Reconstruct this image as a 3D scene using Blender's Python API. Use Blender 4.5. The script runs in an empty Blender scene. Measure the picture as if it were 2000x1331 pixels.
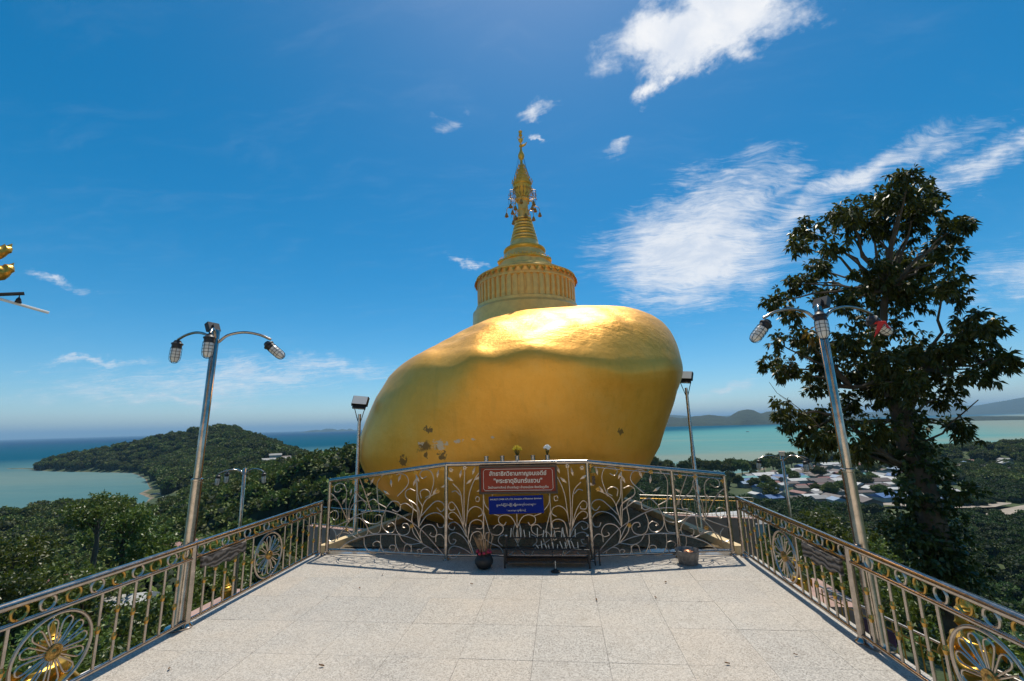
import bpy, math, random
import numpy as np
from mathutils import Vector, Matrix
R = math.radians
SC = bpy.context.scene
COL = SC.collection
random.seed(7)
RNG = np.random.default_rng(11)

# ------------------------------------------------------------------ camera
CAM_LOC = Vector((0.8, 0.0, 2.2))
pitch, roll, yaw = R(11.0), R(1.62), R(6.0)
fw0 = Vector((0, math.cos(pitch), math.sin(pitch))); r0 = Vector((1, 0, 0)); u0 = r0.cross(fw0)
rr_ = math.cos(roll)*r0 - math.sin(roll)*u0
uu_ = math.cos(roll)*u0 + math.sin(roll)*r0
RZ = Matrix.Rotation(yaw, 3, 'Z')
rr_, uu_, ff_ = RZ @ rr_, RZ @ uu_, RZ @ fw0
cam = bpy.data.cameras.new('camera')
cam.sensor_width = 36.0; cam.lens = 843.0/2000.0*36.0
cam.clip_start = 0.05; cam.clip_end = 90000
cam_o = bpy.data.objects.new('camera', cam); COL.objects.link(cam_o)
M = Matrix((rr_, uu_, -ff_)).transposed().to_4x4(); M.translation = CAM_LOC
cam_o.matrix_world = M
SC.camera = cam_o

# ------------------------------------------------------------------ sun, sky, exposure
SUN_EL, SUN_AZ = R(67.5), R(4.0)          # azimuth from +Y towards +X
sd = Vector((math.sin(SUN_AZ)*math.cos(SUN_EL), math.cos(SUN_AZ)*math.cos(SUN_EL), math.sin(SUN_EL)))
sl = bpy.data.lights.new('sun', 'SUN'); sl.energy = 4.8; sl.angle = R(0.53); sl.color = (1.0, 0.93, 0.80)
so = bpy.data.objects.new('sun', sl); COL.objects.link(so)
so.rotation_euler = sd.to_track_quat('Z', 'Y').to_euler(); so.location = (0, 0, 60)

SC.view_settings.view_transform = 'Standard'
SC.view_settings.look = 'None'
SC.view_settings.exposure = 0.0
SC.view_settings.gamma = 1.0
SC.view_settings.use_curve_mapping = False

W = bpy.data.worlds.new('World'); SC.world = W; W.use_nodes = True
nt = W.node_tree; nt.nodes.clear()
class NT:
    """small helper that chains math nodes"""
    def __init__(s, nt): s.nt = nt
    def put(s, sock, v):
        if isinstance(v, bpy.types.NodeSocket): s.nt.links.new(v, sock)
        elif v is not None: sock.default_value = v
    def node(s, typ, **kw):
        n = s.nt.nodes.new(typ)
        for k, v in kw.items(): setattr(n, k, v)
        return n
    def m(s, op, a, b=None, c=None, clamp=False):
        n = s.node('ShaderNodeMath', operation=op); n.use_clamp = clamp
        s.put(n.inputs[0], a); s.put(n.inputs[1], b); s.put(n.inputs[2], c)
        return n.outputs[0]
    def mix(s, fac, a, b, blend='MIX'):
        n = s.node('ShaderNodeMix', data_type='RGBA', blend_type=blend)
        s.put(n.inputs[0], fac); s.put(n.inputs[6], a); s.put(n.inputs[7], b)
        return n.outputs[2]
    def noise(s, vec, scale, detail=4, rough=0.55, dist=0.0, lac=2.0):
        n = s.node('ShaderNodeTexNoise'); s.put(n.inputs['Vector'], vec)
        n.inputs['Scale'].default_value = scale; n.inputs['Detail'].default_value = detail
        n.inputs['Roughness'].default_value = rough; n.inputs['Distortion'].default_value = dist
        n.inputs['Lacunarity'].default_value = lac
        return n.outputs['Fac']
    def ramp(s, fac, stops, interp='LINEAR'):
        n = s.node('ShaderNodeValToRGB'); e = n.color_ramp.elements; n.color_ramp.interpolation = interp
        while len(e) > len(stops): e.remove(e[-1])
        while len(e) < len(stops): e.new(0.5)
        for q, (p, c) in zip(e, stops): q.position = p; q.color = tuple(c)+(1,) if len(c) == 3 else c
        s.put(n.inputs[0], fac); return n.outputs[0]
    def smooth(s, v, lo, hi):
        n = s.node('ShaderNodeMapRange', interpolation_type='SMOOTHSTEP')
        s.put(n.inputs[0], v); n.inputs[1].default_value = lo; n.inputs[2].default_value = hi
        return n.outputs[0]
    def mapping(s, vec, scale=(1, 1, 1), rot=(0, 0, 0), loc=(0, 0, 0)):
        n = s.node('ShaderNodeMapping'); s.put(n.inputs[0], vec)
        n.inputs[1].default_value = loc; n.inputs[2].default_value = rot; n.inputs[3].default_value = scale
        return n.outputs[0]
N = NT(nt)
sky = N.node('ShaderNodeTexSky', sky_type='NISHITA'); sky.sun_disc = False
sky.sun_elevation = SUN_EL; sky.sun_rotation = SUN_AZ
sky.altitude = 50; sky.air_density = 0.8; sky.dust_density = 0.35; sky.ozone_density = 3.5
hs = N.node('ShaderNodeHueSaturation'); hs.inputs['Saturation'].default_value = 1.43; hs.inputs['Value'].default_value = 1.26
hs.inputs['Hue'].default_value = 0.485
nt.links.new(sky.outputs[0], hs.inputs['Color'])
tc = N.node('ShaderNodeTexCoord'); sep = N.node('ShaderNodeSeparateXYZ'); nt.links.new(tc.outputs['Generated'], sep.inputs[0])
dx, dy, dz = sep.outputs
az0 = N.m('MULTIPLY', N.m('ARCTAN2', dx, dy), 180/math.pi)
el0 = N.m('MULTIPLY', N.m('ARCSINE', dz), 180/math.pi)
cel = N.m('SQRT', N.m('SUBTRACT', 1.0, N.m('MULTIPLY', dz, dz)))
den = N.m('ADD', N.m('MAXIMUM', dz, 0.0), 0.12)
cmb = N.node('ShaderNodeCombineXYZ'); N.put(cmb.inputs[0], N.m('DIVIDE', dx, den)); N.put(cmb.inputs[1], N.m('DIVIDE', dy, den))
P = cmb.outputs[0]
CLOUDS = [(23.0, 42.4, 14.0, 5.0, -3.0, 'c', 1.0), (26.0, 46.0, 9.2, 6.0, -11.1, 'c', 1.0), (15.5, 39.5, 3.0, 2.2, 40, 'c', .6),
 (18.2, 19.8, 17, 10.0, -5.9, 'i', 1.25), (20.4, 22.6, 14.0, 8.4, 32.5, 'i', 1.1), (29, 21.5, 12, 4.2, 20, 'i', .75), (36, 23.6, 14, 2.8, 8, 'i', .9),
 (34.9, 23.4, 3.6, 1.2, 22.2, 'i', .7), (45.5, 21.6, 10, 2.6, 13.1, 'i', .9), (-.8, 38.5, 4.4, 1.5, 11.2, 'i', .9),
 (-1.6, 35.4, 1.8, .7, -49.5, 'i', .9), (9.9, 33.4, 3.0, 1.9, 35.5, 'i', .75), (-11.2, 21.0, 4.6, 1.2, -16, 'i', .8),
 (-16.1, 37.6, 3.4, 1.6, 4.7, 'i', .5), (44.3, 11.0, 5.6, 3.6, 43.3, 'i', .6), (-50.3, 6.9, 8.5, .9, 8.5, 'i', .8),
 (-38.1, 5.9, 24, 3.8, 5.6, 'i', .74), (-30, 7.5, 20, 2.8, -3.2, 'i', .7), (-45, 3.6, 18, 1.8, 1, 'i', .7), (-53.9, 14, 3.4, .8, 8.1, 'i', .7),
 (19.9, 3.0, 6.5, 1.3, 5.9, 'i', .75), (23.2, 28.3, 4.8, 1.6, -20, 'i', .75), (13, 3.4, 5, .9, 2, 'i', .7),
 # the same kind of sky goes on outside the frame
 (-95, 28, 14, 6, 15, 'i', .9), (120, 24, 16, 7, -10, 'i', 1.0), (165, 40, 12, 6, 5, 'c', .95), (-140, 32, 12, 5, -8, 'c', .9),
 (85, 8, 20, 2.6, 4, 'i', .8), (-120, 7, 22, 2.5, 3, 'i', .8), (175, 6, 22, 2.4, -3, 'i', .8), (70, 46, 8, 3.5, 20, 'i', .8)]
mc = mi = None
wt_ = N.node('ShaderNodeTexNoise'); N.put(wt_.inputs['Vector'], tc.outputs['Generated']); wt_.inputs['Scale'].default_value = 11.0; wt_.inputs['Detail'].default_value = 6; wt_.inputs['Roughness'].default_value = 0.6
wsep = N.node('ShaderNodeSeparateColor'); nt.links.new(wt_.outputs['Color'], wsep.inputs[0])
az = N.m('ADD', az0, N.m('MULTIPLY', N.m('SUBTRACT', wsep.outputs[0], 0.5), 11.0))
el = N.m('ADD', el0, N.m('MULTIPLY', N.m('SUBTRACT', wsep.outputs[1], 0.5), 7.0))
for a0, e0, A, B, rot, kind, s in CLOUDS:
    da = N.m('MULTIPLY', N.m('WRAP', N.m('SUBTRACT', az, a0), 180.0, -180.0), cel)
    de = N.m('SUBTRACT', el, e0)
    c, sn = math.cos(R(rot)), math.sin(R(rot))
    ua = N.m('ADD', N.m('MULTIPLY', da, c/A), N.m('MULTIPLY', de, sn/A))
    ub = N.m('ADD', N.m('MULTIPLY', da, -sn/B), N.m('MULTIPLY', de, c/B))
    q = N.m('ADD', N.m('MULTIPLY', ua, ua), N.m('MULTIPLY', ub, ub))
    w = N.m('MULTIPLY', N.m('SUBTRACT', 1.0, N.m('SQRT', q), clamp=True), s)
    if kind == 'c': mc = w if mc is None else N.m('MAXIMUM', mc, w)
    else: mi = w if mi is None else N.m('MAXIMUM', mi, w)
warp = N.node('ShaderNodeVectorMath', operation='ADD')
wn = N.node('ShaderNodeTexNoise'); N.put(wn.inputs['Vector'], P); wn.inputs['Scale'].default_value = 2.0; wn.inputs['Detail'].default_value = 3
ws = N.node('ShaderNodeVectorMath', operation='SCALE'); nt.links.new(wn.outputs['Color'], ws.inputs[0]); ws.inputs['Scale'].default_value = 0.35
N.put(warp.inputs[0], P); nt.links.new(ws.outputs[0], warp.inputs[1])
PW = warp.outputs[0]
n1 = N.noise(PW, 7.0, 12, 0.64)
n2 = N.noise(N.mapping(PW, scale=(1.0, 3.2, 1), rot=(0, 0, R(-38))), 3.2, 12, 0.68)
n3 = N.noise(N.mapping(PW, scale=(1.5, 6.5, 1), rot=(0, 0, R(-38))), 11.0, 9, 0.62)
nn = N.m('ADD', N.m('MULTIPLY', n2, 0.6), N.m('MULTIPLY', n3, 0.4))
e1 = N.m('DIVIDE', N.m('SUBTRACT', n1, 0.33), 0.34, clamp=True)
e2 = N.m('DIVIDE', N.m('SUBTRACT', nn, 0.36), 0.28, clamp=True)
dc = N.smooth(N.m('SUBTRACT', N.m('ADD', N.m('MULTIPLY', mc, 2.6), e1), 1.0), 0.0, 1.15)
dc = N.m('MULTIPLY', dc, N.smooth(mc, 0.0, 0.10))
di = N.smooth(N.m('SUBTRACT', N.m('ADD', N.m('MULTIPLY', mi, 2.0), e2), 0.95), 0.0, 1.7)
di = N.m('MULTIPLY', di, N.smooth(mi, 0.0, 0.12))
veil = N.m('MULTIPLY', N.m('MULTIPLY', e2, N.smooth(n2, 0.45, 0.7)), 0.025)
dens = N.m('MAXIMUM', N.m('MULTIPLY', dc, 0.97), N.m('MAXIMUM', N.m('MULTIPLY', di, 0.85), veil))
shade = N.noise(PW, 8.0, 5, 0.6)
ccol = N.mix(N.smooth(shade, 0.3, 0.65), (7.4, 8.0, 9.0, 1), (9.6, 9.7, 9.9, 1))
above = N.smooth(dz, 0.0, 0.03)
skyc = N.mix(N.m('MULTIPLY', dens, above), hs.outputs[0], ccol)
bg = N.node('ShaderNodeBackground'); bg.inputs['Strength'].default_value = 0.1
nt.links.new(skyc, bg.inputs['Color'])
wo = N.node('ShaderNodeOutputWorld'); nt.links.new(bg.outputs[0], wo.inputs[0])
W.cycles.sampling_method = 'MANUAL'; W.cycles.sample_map_resolution = 512

# ------------------------------------------------------------------ helpers
ORD = 'first second third fourth fifth sixth seventh eighth ninth tenth eleventh twelfth thirteenth fourteenth fifteenth sixteenth seventeenth eighteenth nineteenth twentieth twenty-first twenty-second twenty-third twenty-fourth twenty-fifth twenty-sixth twenty-seventh twenty-eighth twenty-ninth thirtieth'.split()
ORD += ['thirty-'+o for o in ORD[:9]]+['fortieth']+['forty-'+o for o in ORD[:9]]+['fiftieth']+['fifty-'+o for o in ORD[:9]]
def bearing(x, y): return math.atan2(x-.8, y)
def tag(o, label=None, cat=None, group=None, kind=None):
    if label: o['label'] = label
    if cat: o['category'] = cat
    if group: o['group'] = group
    if kind: o['kind'] = kind
    return o
WORLD = {}                     # world-space base of an object (all parents are unrotated unless said)
def thing(name, loc, label, cat, group=None, rz=0):
    o = bpy.data.objects.new(name, None); COL.objects.link(o); o.empty_display_size = 0.2
    o.location = loc; o.rotation_euler = (0, 0, rz); WORLD[o] = Vector(loc)
    return tag(o, label, cat, group)
def base_of(o): return WORLD.get(o, Vector((0, 0, 0))) if o else Vector((0, 0, 0))
def np_mesh(name, verts, faces, mat=None, smooth=False):
    me = bpy.data.meshes.new(name)
    verts = np.asarray(verts, np.float32)
    if isinstance(faces, np.ndarray):
        k = faces.shape[1]; nf = len(faces)
        me.vertices.add(len(verts)); me.vertices.foreach_set('co', verts.ravel())
        me.loops.add(nf*k); me.loops.foreach_set('vertex_index', faces.astype(np.int32).ravel())
        me.polygons.add(nf); me.polygons.foreach_set('loop_start', np.arange(0, nf*k, k, dtype=np.int32))
        me.polygons.foreach_set('loop_total', np.full(nf, k, np.int32))
        if smooth: me.polygons.foreach_set('use_smooth', np.ones(nf, bool))
        me.update(calc_edges=True); me.validate()
    else:
        me.from_pydata([tuple(map(float, v)) for v in verts], [], faces)
        if smooth: me.polygons.foreach_set('use_smooth', np.ones(len(me.polygons), bool))
        me.update()
    if mat: me.materials.append(mat)
    return me
def place(name, me, parent=None, loc=(0, 0, 0), rot=(0, 0, 0), scale=(1, 1, 1)):
    """mesh object; loc in world space, made relative to the (unrotated) parent"""
    o = bpy.data.objects.new(name, me); COL.objects.link(o)
    o.location = Vector(loc) - base_of(parent); o.rotation_euler = rot; o.scale = scale
    if parent: o.parent = parent
    WORLD[o] = Vector(loc)
    return o
def catmull(pts, k=5, closed=False):
    pts = [Vector(p) for p in pts]
    if len(pts) < 3: return pts
    out = []; n = len(pts)
    rng = range(n if closed else n-1)
    for i in rng:
        p0 = pts[(i-1) % n] if closed or i > 0 else pts[0]*2-pts[1]
        p1 = pts[i]; p2 = pts[(i+1) % n]
        p3 = pts[(i+2) % n] if closed or i+2 < n else pts[-1]*2-pts[-2]
        for j in range(k):
            t = j/k
            out.append(0.5*((2*p1)+(p2-p0)*t+(2*p0-5*p1+4*p2-p3)*t*t+(3*p1-p0-3*p2+p3)*t**3))
    if not closed: out.append(pts[-1])
    return out
class MB:
    def __init__(s): s.v = []; s.f = []
    def add(s, vs, fs):
        b = len(s.v); s.v += [tuple(v) for v in vs]; s.f += [tuple(b+i for i in f) for f in fs]; return s
    def box(s, c, size, rz=0.0, taper=1.0):
        hx, hy, hz = size[0]/2, size[1]/2, size[2]/2; co, si = math.cos(rz), math.sin(rz); vs = []
        for z, t in ((-hz, 1), (hz, taper)):
            for x, y in ((-hx, -hy), (hx, -hy), (hx, hy), (-hx, hy)):
                x2, y2 = x*t, y*t
                vs.append((c[0]+x2*co-y2*si, c[1]+x2*si+y2*co, c[2]+z))
        return s.add(vs, [(3, 2, 1, 0), (4, 5, 6, 7), (0, 1, 5, 4), (1, 2, 6, 5), (2, 3, 7, 6), (3, 0, 4, 7)])
    def tube(s, path, r, n=8, closed=False, flat=1.0):
        path = [Vector(p) for p in path]; m = len(path)
        rad = r if isinstance(r, (list, tuple)) else [r]*m
        up = None; rings = []
        for i, p in enumerate(path):
            a = path[(i-1) % m] if (closed or i > 0) else p; b = path[(i+1) % m] if (closed or i < m-1) else p
            t = (b-a)
            t = t.normalized() if t.length > 1e-9 else Vector((0, 0, 1))
            if up is None:
                up = Vector((0, 0, 1)) if abs(t.z) < 0.9 else Vector((0, 1, 0))
            sd_ = t.cross(up)
            if sd_.length < 1e-6: sd_ = t.orthogonal()
            sd_.normalize(); up = sd_.cross(t).normalized()
            rings.append([p+(sd_*math.cos(2*math.pi*k/n)*flat+up*math.sin(2*math.pi*k/n))*rad[i] for k in range(n)])
        vs = [v for rg in rings for v in rg]; fs = []
        for i in range(m if closed else m-1):
            j = (i+1) % m
            for k in range(n): fs.append((i*n+k, i*n+(k+1) % n, j*n+(k+1) % n, j*n+k))
        if not closed:
            fs.append(tuple(range(n-1, -1, -1))); fs.append(tuple((m-1)*n+k for k in range(n)))
        return s.add(vs, fs)
    def lathe(s, prof, n=24, c=(0, 0, 0), sx=1.0, sy=1.0, phase=0.0):
        vs = []; m = len(prof)
        for r_, z in prof:
            for k in range(n):
                a = 2*math.pi*k/n+phase; vs.append((c[0]+r_*math.cos(a)*sx, c[1]+r_*math.sin(a)*sy, c[2]+z))
        fs = [(i*n+k, i*n+(k+1) % n, (i+1)*n+(k+1) % n, (i+1)*n+k) for i in range(m-1) for k in range(n)]
        if prof[0][0] > 1e-5: fs.append(tuple(range(n-1, -1, -1)))
        if prof[-1][0] > 1e-5: fs.append(tuple((m-1)*n+k for k in range(n)))
        return s.add(vs, fs)
    def ball(s, c, r, n=10, m=6, sz=1.0):
        return s.lathe([(max(1e-6, r*math.sin(math.pi*i/m)), -r*sz*math.cos(math.pi*i/m)) for i in range(m+1)], n, c)
    def ring(s, c, R_, r, n=20, k=6, axis='x', a0=0.0, a1=2*math.pi):
        full = abs(a1-a0-2*math.pi) < 1e-6; pts = []
        for i in range(n if full else n+1):
            a = a0+(a1-a0)*i/n; u, v = R_*math.cos(a), R_*math.sin(a)
            pts.append((c[0], c[1]+u, c[2]+v) if axis == 'x' else (c[0]+u, c[1], c[2]+v) if axis == 'y' else (c[0]+u, c[1]+v, c[2]))
        return s.tube(pts, r, k, closed=full)
    def mesh(s, name, mat=None, smooth=True, origin=(0, 0, 0), angle=40):
        o = Vector(origin)
        me = bpy.data.meshes.new(name)
        me.from_pydata([(v[0]-o.x, v[1]-o.y, v[2]-o.z) for v in s.v], [], s.f); me.update()
        if smooth:
            me.polygons.foreach_set('use_smooth', np.ones(len(me.polygons), bool))
            me.set_sharp_from_angle(angle=R(angle))
        if mat: me.materials.append(mat)
        return me
    def build(s, name, mat, parent=None, smooth=True, angle=40):
        b = base_of(parent)
        o = bpy.data.objects.new(name, s.mesh(name, mat, smooth, b, angle)); COL.objects.link(o)
        if parent: o.parent = parent
        WORLD[o] = b
        return o
def struct(o): o['kind'] = 'structure'; return o
# traced outlines of the fence scrolls (panel coordinates, metres) and the big tree's leaf masses
TR_L=[[[0.042,0.438],[0.318,0.543],[0.63,0.691],[0.962,0.768],[1.251,0.748],[1.515,0.659],[1.814,0.497],[2.049,0.296],[2.277,0.068]],[[0.022,0.068],[0.235,0.093],[0.441,0.223],[0.751,0.328],[1.099,0.374],[1.422,0.372],[1.7,0.318],[1.954,0.21],[2.145,0.111]],[[0.751,0.32],[0.767,0.183],[0.865,0.067],[0.988,0.055],[1.076,0.143],[1.074,0.228],[0.991,0.251],[0.931,0.206],[0.953,0.173]],[[1.079,0.365],[1.084,0.212],[1.149,0.079],[1.271,0.05],[1.359,0.104],[1.367,0.188],[1.296,0.202],[1.257,0.167],[1.278,0.135]],[[1.362,0.365],[1.376,0.222],[1.449,0.091],[1.548,0.054],[1.646,0.083],[1.673,0.167],[1.623,0.223],[1.555,0.204],[1.528,0.094]],[[1.442,0.359],[1.524,0.261],[1.662,0.224],[1.857,0.256]],[[1.672,0.216],[1.684,0.101],[1.763,0.046],[1.84,0.058],[1.868,0.125],[1.829,0.156],[1.781,0.138],[1.81,0.106]],[[1.859,0.059],[1.877,0.158],[1.973,0.195],[2.069,0.149],[2.088,0.101]],[[0.692,0.719],[0.718,0.614],[0.825,0.547],[0.97,0.542],[1.072,0.588],[1.073,0.675],[0.996,0.69],[0.946,0.646]],[[1.177,0.816],[1.101,0.623],[1.116,0.486],[1.22,0.403],[1.32,0.423],[1.358,0.51],[1.286,0.568],[1.196,0.522],[1.238,0.498]],[[1.394,0.699],[1.357,0.561],[1.391,0.426],[1.482,0.369],[1.6,0.398],[1.638,0.484],[1.597,0.55],[1.517,0.557],[1.499,0.505],[1.539,0.489]],[[0.485,0.609],[0.633,0.63],[0.741,0.562],[0.818,0.46],[0.811,0.373],[0.73,0.319],[0.636,0.333],[0.611,0.419],[0.683,0.447]],[[0.83,0.426],[0.915,0.377],[1.037,0.398],[1.075,0.485],[1.091,0.623]],[[0.144,0.194],[0.201,0.319],[0.327,0.376],[0.477,0.345],[0.606,0.298],[0.667,0.334]],[[-0.01,0.401],[0.01,0.26],[0.099,0.21],[0.162,0.248],[0.167,0.353],[0.109,0.422]],[[0.205,0.249],[0.303,0.41],[0.424,0.554]],[[0.413,0.554],[0.189,0.906],[-0.007,1.068]],[[0.413,0.554],[0.357,0.819],[0.353,1.108],[0.237,1.225],[0.108,1.179],[0.102,1.087],[0.18,1.07],[0.254,1.125]],[[0.413,0.554],[0.43,0.856],[0.547,1.109],[0.497,1.245]],[[0.413,0.554],[0.475,0.821],[0.662,0.931],[0.77,0.862],[0.754,0.756],[0.67,0.736]],[[0.424,0.554],[0.547,0.645],[0.519,0.364],[0.388,0.43]],[[1.804,0.505],[1.77,0.844],[1.742,1.382]],[[1.804,0.505],[1.79,0.827],[1.568,0.979],[1.546,1.083],[1.625,1.136],[1.726,1.102]],[[1.804,0.505],[1.85,0.743],[1.907,0.915],[2.023,1.019],[2.178,1.089]],[[1.822,0.641],[1.869,0.829],[1.788,0.982],[1.763,1.259]],[[1.851,0.692],[2.005,0.848],[2.121,0.935],[2.237,0.92],[2.285,0.836],[2.218,0.768],[2.141,0.834]],[[1.814,0.522],[1.948,0.694],[2.141,0.749],[2.276,0.668],[2.266,0.535],[2.181,0.516],[2.142,0.581]],[[1.876,0.257],[1.776,0.437],[1.675,0.603],[1.691,0.825],[1.588,0.979]],[[1.856,0.265],[1.835,0.439],[1.931,0.542],[2.066,0.546],[2.143,0.448],[2.105,0.364],[2.019,0.386],[2.038,0.429]],[[2.125,0.283],[2.134,0.382],[2.219,0.401],[2.286,0.321],[2.281,0.125]],[[1.677,0.502],[1.718,0.402],[1.857,0.256]],[[1.046,0.726],[0.996,0.971],[0.978,1.202],[1.026,1.31]],[[1.386,1.011],[1.584,1.206],[1.561,1.347],[1.437,1.4],[1.356,1.373]],[[2.004,0.985],[2.08,1.261],[2.019,1.435],[1.88,1.453],[1.812,1.382],[1.862,1.312],[1.941,1.347]],[[0.825,0.81],[0.811,0.898],[0.914,0.953],[1.02,0.884],[1.167,0.816]],[[1.187,0.834],[1.286,0.923],[1.409,0.907],[1.451,0.821],[1.392,0.751],[1.29,0.783]],[[1.452,0.769],[1.45,0.856],[1.55,0.892],[1.671,0.825],[1.771,0.758]],[[0.624,1.291],[0.764,1.004],[0.811,0.898],[0.88,0.74]],[[0.547,1.109],[0.616,1.002],[0.769,0.897]],[[1.847,0.982],[1.826,1.086],[1.904,1.13],[1.983,1.105],[2.003,1.036],[1.925,0.992]],[[-0.007,0.525],[0.006,0.669],[0.09,0.742],[0.178,0.726],[0.205,0.638],[0.132,0.582],[0.075,0.626]],[[-0.014,0.813],[0.014,0.904],[0.1,0.941],[0.168,0.906]]]
TR_Ll=[[0.442,1.054,80],[0.839,1.255,60],[1.278,1.222,100],[1.399,1.311,70],[1.694,1.242,70],[1.813,1.312,120],[2.147,1.382,80],[1.24,1.098,150],[2.216,1.227,20],[0.276,0.908,60],[1.066,1.382,70],[0.741,1.057,30],[2.061,1.088,60]]
TR_Lf=[[0.031,1.169],[0.497,1.254],[0.753,1.273],[1.243,1.355],[1.731,1.418],[0.398,0.439],[1.677,0.527],[2.244,1.487],[2.159,1.106]]
TR_M=[[[-0.725,0.066],[-0.793,0.259],[-0.898,0.504],[-0.923,0.819],[-0.966,1.089],[-1.093,1.227]],[[-0.863,0.422],[-0.896,0.753],[-0.893,1.173],[-0.882,1.447]],[[-0.88,0.455],[-0.842,0.752],[-0.804,1.054],[-0.711,1.29],[-0.61,1.426]],[[-0.76,0.098],[-0.828,0.292],[-0.818,0.52]],[[-0.889,0.488],[-0.986,0.77],[-1.094,0.922],[-1.166,0.889],[-1.148,0.804],[-1.067,0.804],[-1.058,0.846]],[[-0.872,0.422],[-0.968,0.653],[-1.076,0.762],[-1.157,0.738],[-1.157,0.671],[-1.094,0.646]],[[-0.863,0.373],[-0.951,0.521],[-1.058,0.604],[-1.157,0.571],[-1.157,0.505],[-1.085,0.48],[-1.058,0.53]],[[-0.794,0.211],[-0.916,0.373],[-1.059,0.439],[-1.157,0.39],[-1.148,0.276],[-1.077,0.259],[-1.041,0.316],[-1.095,0.333]],[[-0.725,0.066],[-0.9,0.178],[-1.077,0.227],[-1.157,0.162],[-1.148,0.065],[-1.06,0.041],[-0.971,0.13]],[[-0.862,0.587],[-0.824,0.769],[-0.716,0.851],[-0.61,0.817],[-0.584,0.734],[-0.656,0.685]],[[-0.818,0.422],[-0.79,0.586],[-0.683,0.643],[-0.586,0.602],[-0.596,0.503],[-0.694,0.504]],[[-0.802,0.292],[-0.756,0.422],[-0.65,0.454],[-0.589,0.389],[-0.599,0.324],[-0.651,0.34]],[[-0.561,1.051],[-0.537,0.883],[-0.415,0.749],[-0.293,0.699]],[[-0.557,0.75],[-0.507,0.585],[-0.456,0.438],[-0.335,0.397],[-0.246,0.453],[-0.244,0.535],[-0.331,0.56],[-0.403,0.503]],[[0.02,0.324],[-0.001,0.501],[-0.083,0.665],[-0.187,0.715],[-0.293,0.683],[-0.304,0.6],[-0.226,0.551],[-0.181,0.6]],[[-0.008,0.276],[-0.073,0.421],[-0.033,0.583]],[[-0.555,0.34],[-0.527,0.422],[-0.456,0.438],[-0.423,0.373],[-0.442,0.276]],[[-0.251,0.227],[-0.319,0.292],[-0.3,0.372],[-0.23,0.405]],[[-0.529,0.324],[-0.425,0.259],[-0.304,0.211],[-0.22,0.084]],[[0.009,0.26],[-0.081,0.132],[-0.204,0.052]],[[-1.112,1.091],[-1.039,1.107],[-0.967,1.038]],[[-0.697,0.968],[-0.678,1.01],[-0.634,0.993],[-0.644,0.934],[-0.697,0.943]]]
TR_Ml=[[-0.965,1.38,80],[-0.746,1.428,70],[-0.711,1.342,30],[-1.075,1.33,150],[-0.677,1.154,20],[-0.856,1.275,40]]
TR_Mf=[[-1.12,1.457],[-0.878,1.491]]
TR_T=[[10.45,11.71,8.46,0.31],[10.61,12.44,8.39,0.59],[12.53,14.08,8.91,0.67],[11.19,13.91,8.93,0.44],[9.43,12.53,7.97,0.47],[10.02,13.93,8.48,0.44],[9.31,14.61,8.3,0.54],[8.4,13.51,7.4,0.36],[10.0,15.51,7.27,0.49],[9.05,12.88,7.08,0.37],[10.43,13.42,7.96,0.57],[11.26,13.5,7.93,0.71],[11.51,12.8,7.93,0.47],[12.39,12.96,7.43,0.43],[12.98,13.31,7.7,0.27],[13.15,14.45,7.52,0.52],[11.35,12.1,6.31,0.31],[9.18,15.54,6.74,0.45],[9.58,15.56,6.8,0.36],[7.88,14.45,5.91,0.38],[7.63,13.14,5.2,0.34],[10.73,16.3,6.62,0.5],[9.57,13.52,5.55,0.48],[10.23,13.15,6.32,0.54],[12.15,14.89,7.06,0.69],[11.02,14.05,5.91,0.72],[11.2,13.29,5.66,0.6],[12.26,14.14,6.61,0.5],[10.5,11.35,5.35,0.4],[12.5,13.56,5.53,0.34],[8.0,14.79,4.59,0.3],[8.03,13.37,4.47,0.41],[9.51,15.41,4.4,0.55],[8.78,17.13,4.19,0.44],[7.79,14.07,3.6,0.43],[9.58,15.22,3.66,0.61],[9.46,13.58,4.3,0.61],[11.11,14.83,4.98,0.67],[10.5,15.14,3.54,0.6],[9.84,12.91,3.63,0.58],[11.87,14.76,4.18,0.58],[10.66,14.69,2.98,0.58],[10.14,15.16,2.59,0.45],[9.71,16.11,3.2,0.4],[8.02,15.04,2.36,0.45],[9.02,16.17,1.88,0.64],[9.88,16.31,2.09,0.56],[8.14,13.37,1.47,0.46],[9.25,16.5,1.24,0.4],[9.14,14.27,1.75,0.35],[10.5,13.85,3.05,0.61],[9.95,12.44,2.95,0.49],[11.69,14.17,3.52,0.55],[10.96,12.47,3.71,0.49],[12.99,14.09,4.64,0.42],[11.52,11.9,4.48,0.41],[12.51,12.69,4.36,0.31],[11.64,12.52,3.87,0.49],[12.55,12.96,3.71,0.38],[11.52,11.43,3.35,0.33],[11.05,11.75,3.13,0.34],[12.32,13.95,3.13,0.4],[12.09,14.16,2.68,0.41],[11.75,13.38,1.76,0.38],[12.57,14.73,1.86,0.21],[9.33,13.18,1.77,0.51],[11.23,15.33,1.46,0.59],[8.93,13.24,1.28,0.38],[11.92,15.46,1.81,0.45],[10.34,14.72,1.02,0.42]]
TR_V=[[10.74,13.61,0.9,0.57],[11.21,13.89,0.17,0.65],[10.71,13.94,-0.51,0.72],[10.97,13.76,-1.14,0.7],[9.99,13.19,-1.38,0.67],[10.69,13.23,-1.63,0.6],[9.96,13.27,0.14,0.41],[9.82,13.54,-0.96,0.49],[10.38,13.19,-1.87,0.66],[11.21,13.69,-2.14,0.54],[10.86,12.67,0.22,0.36]]
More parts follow.
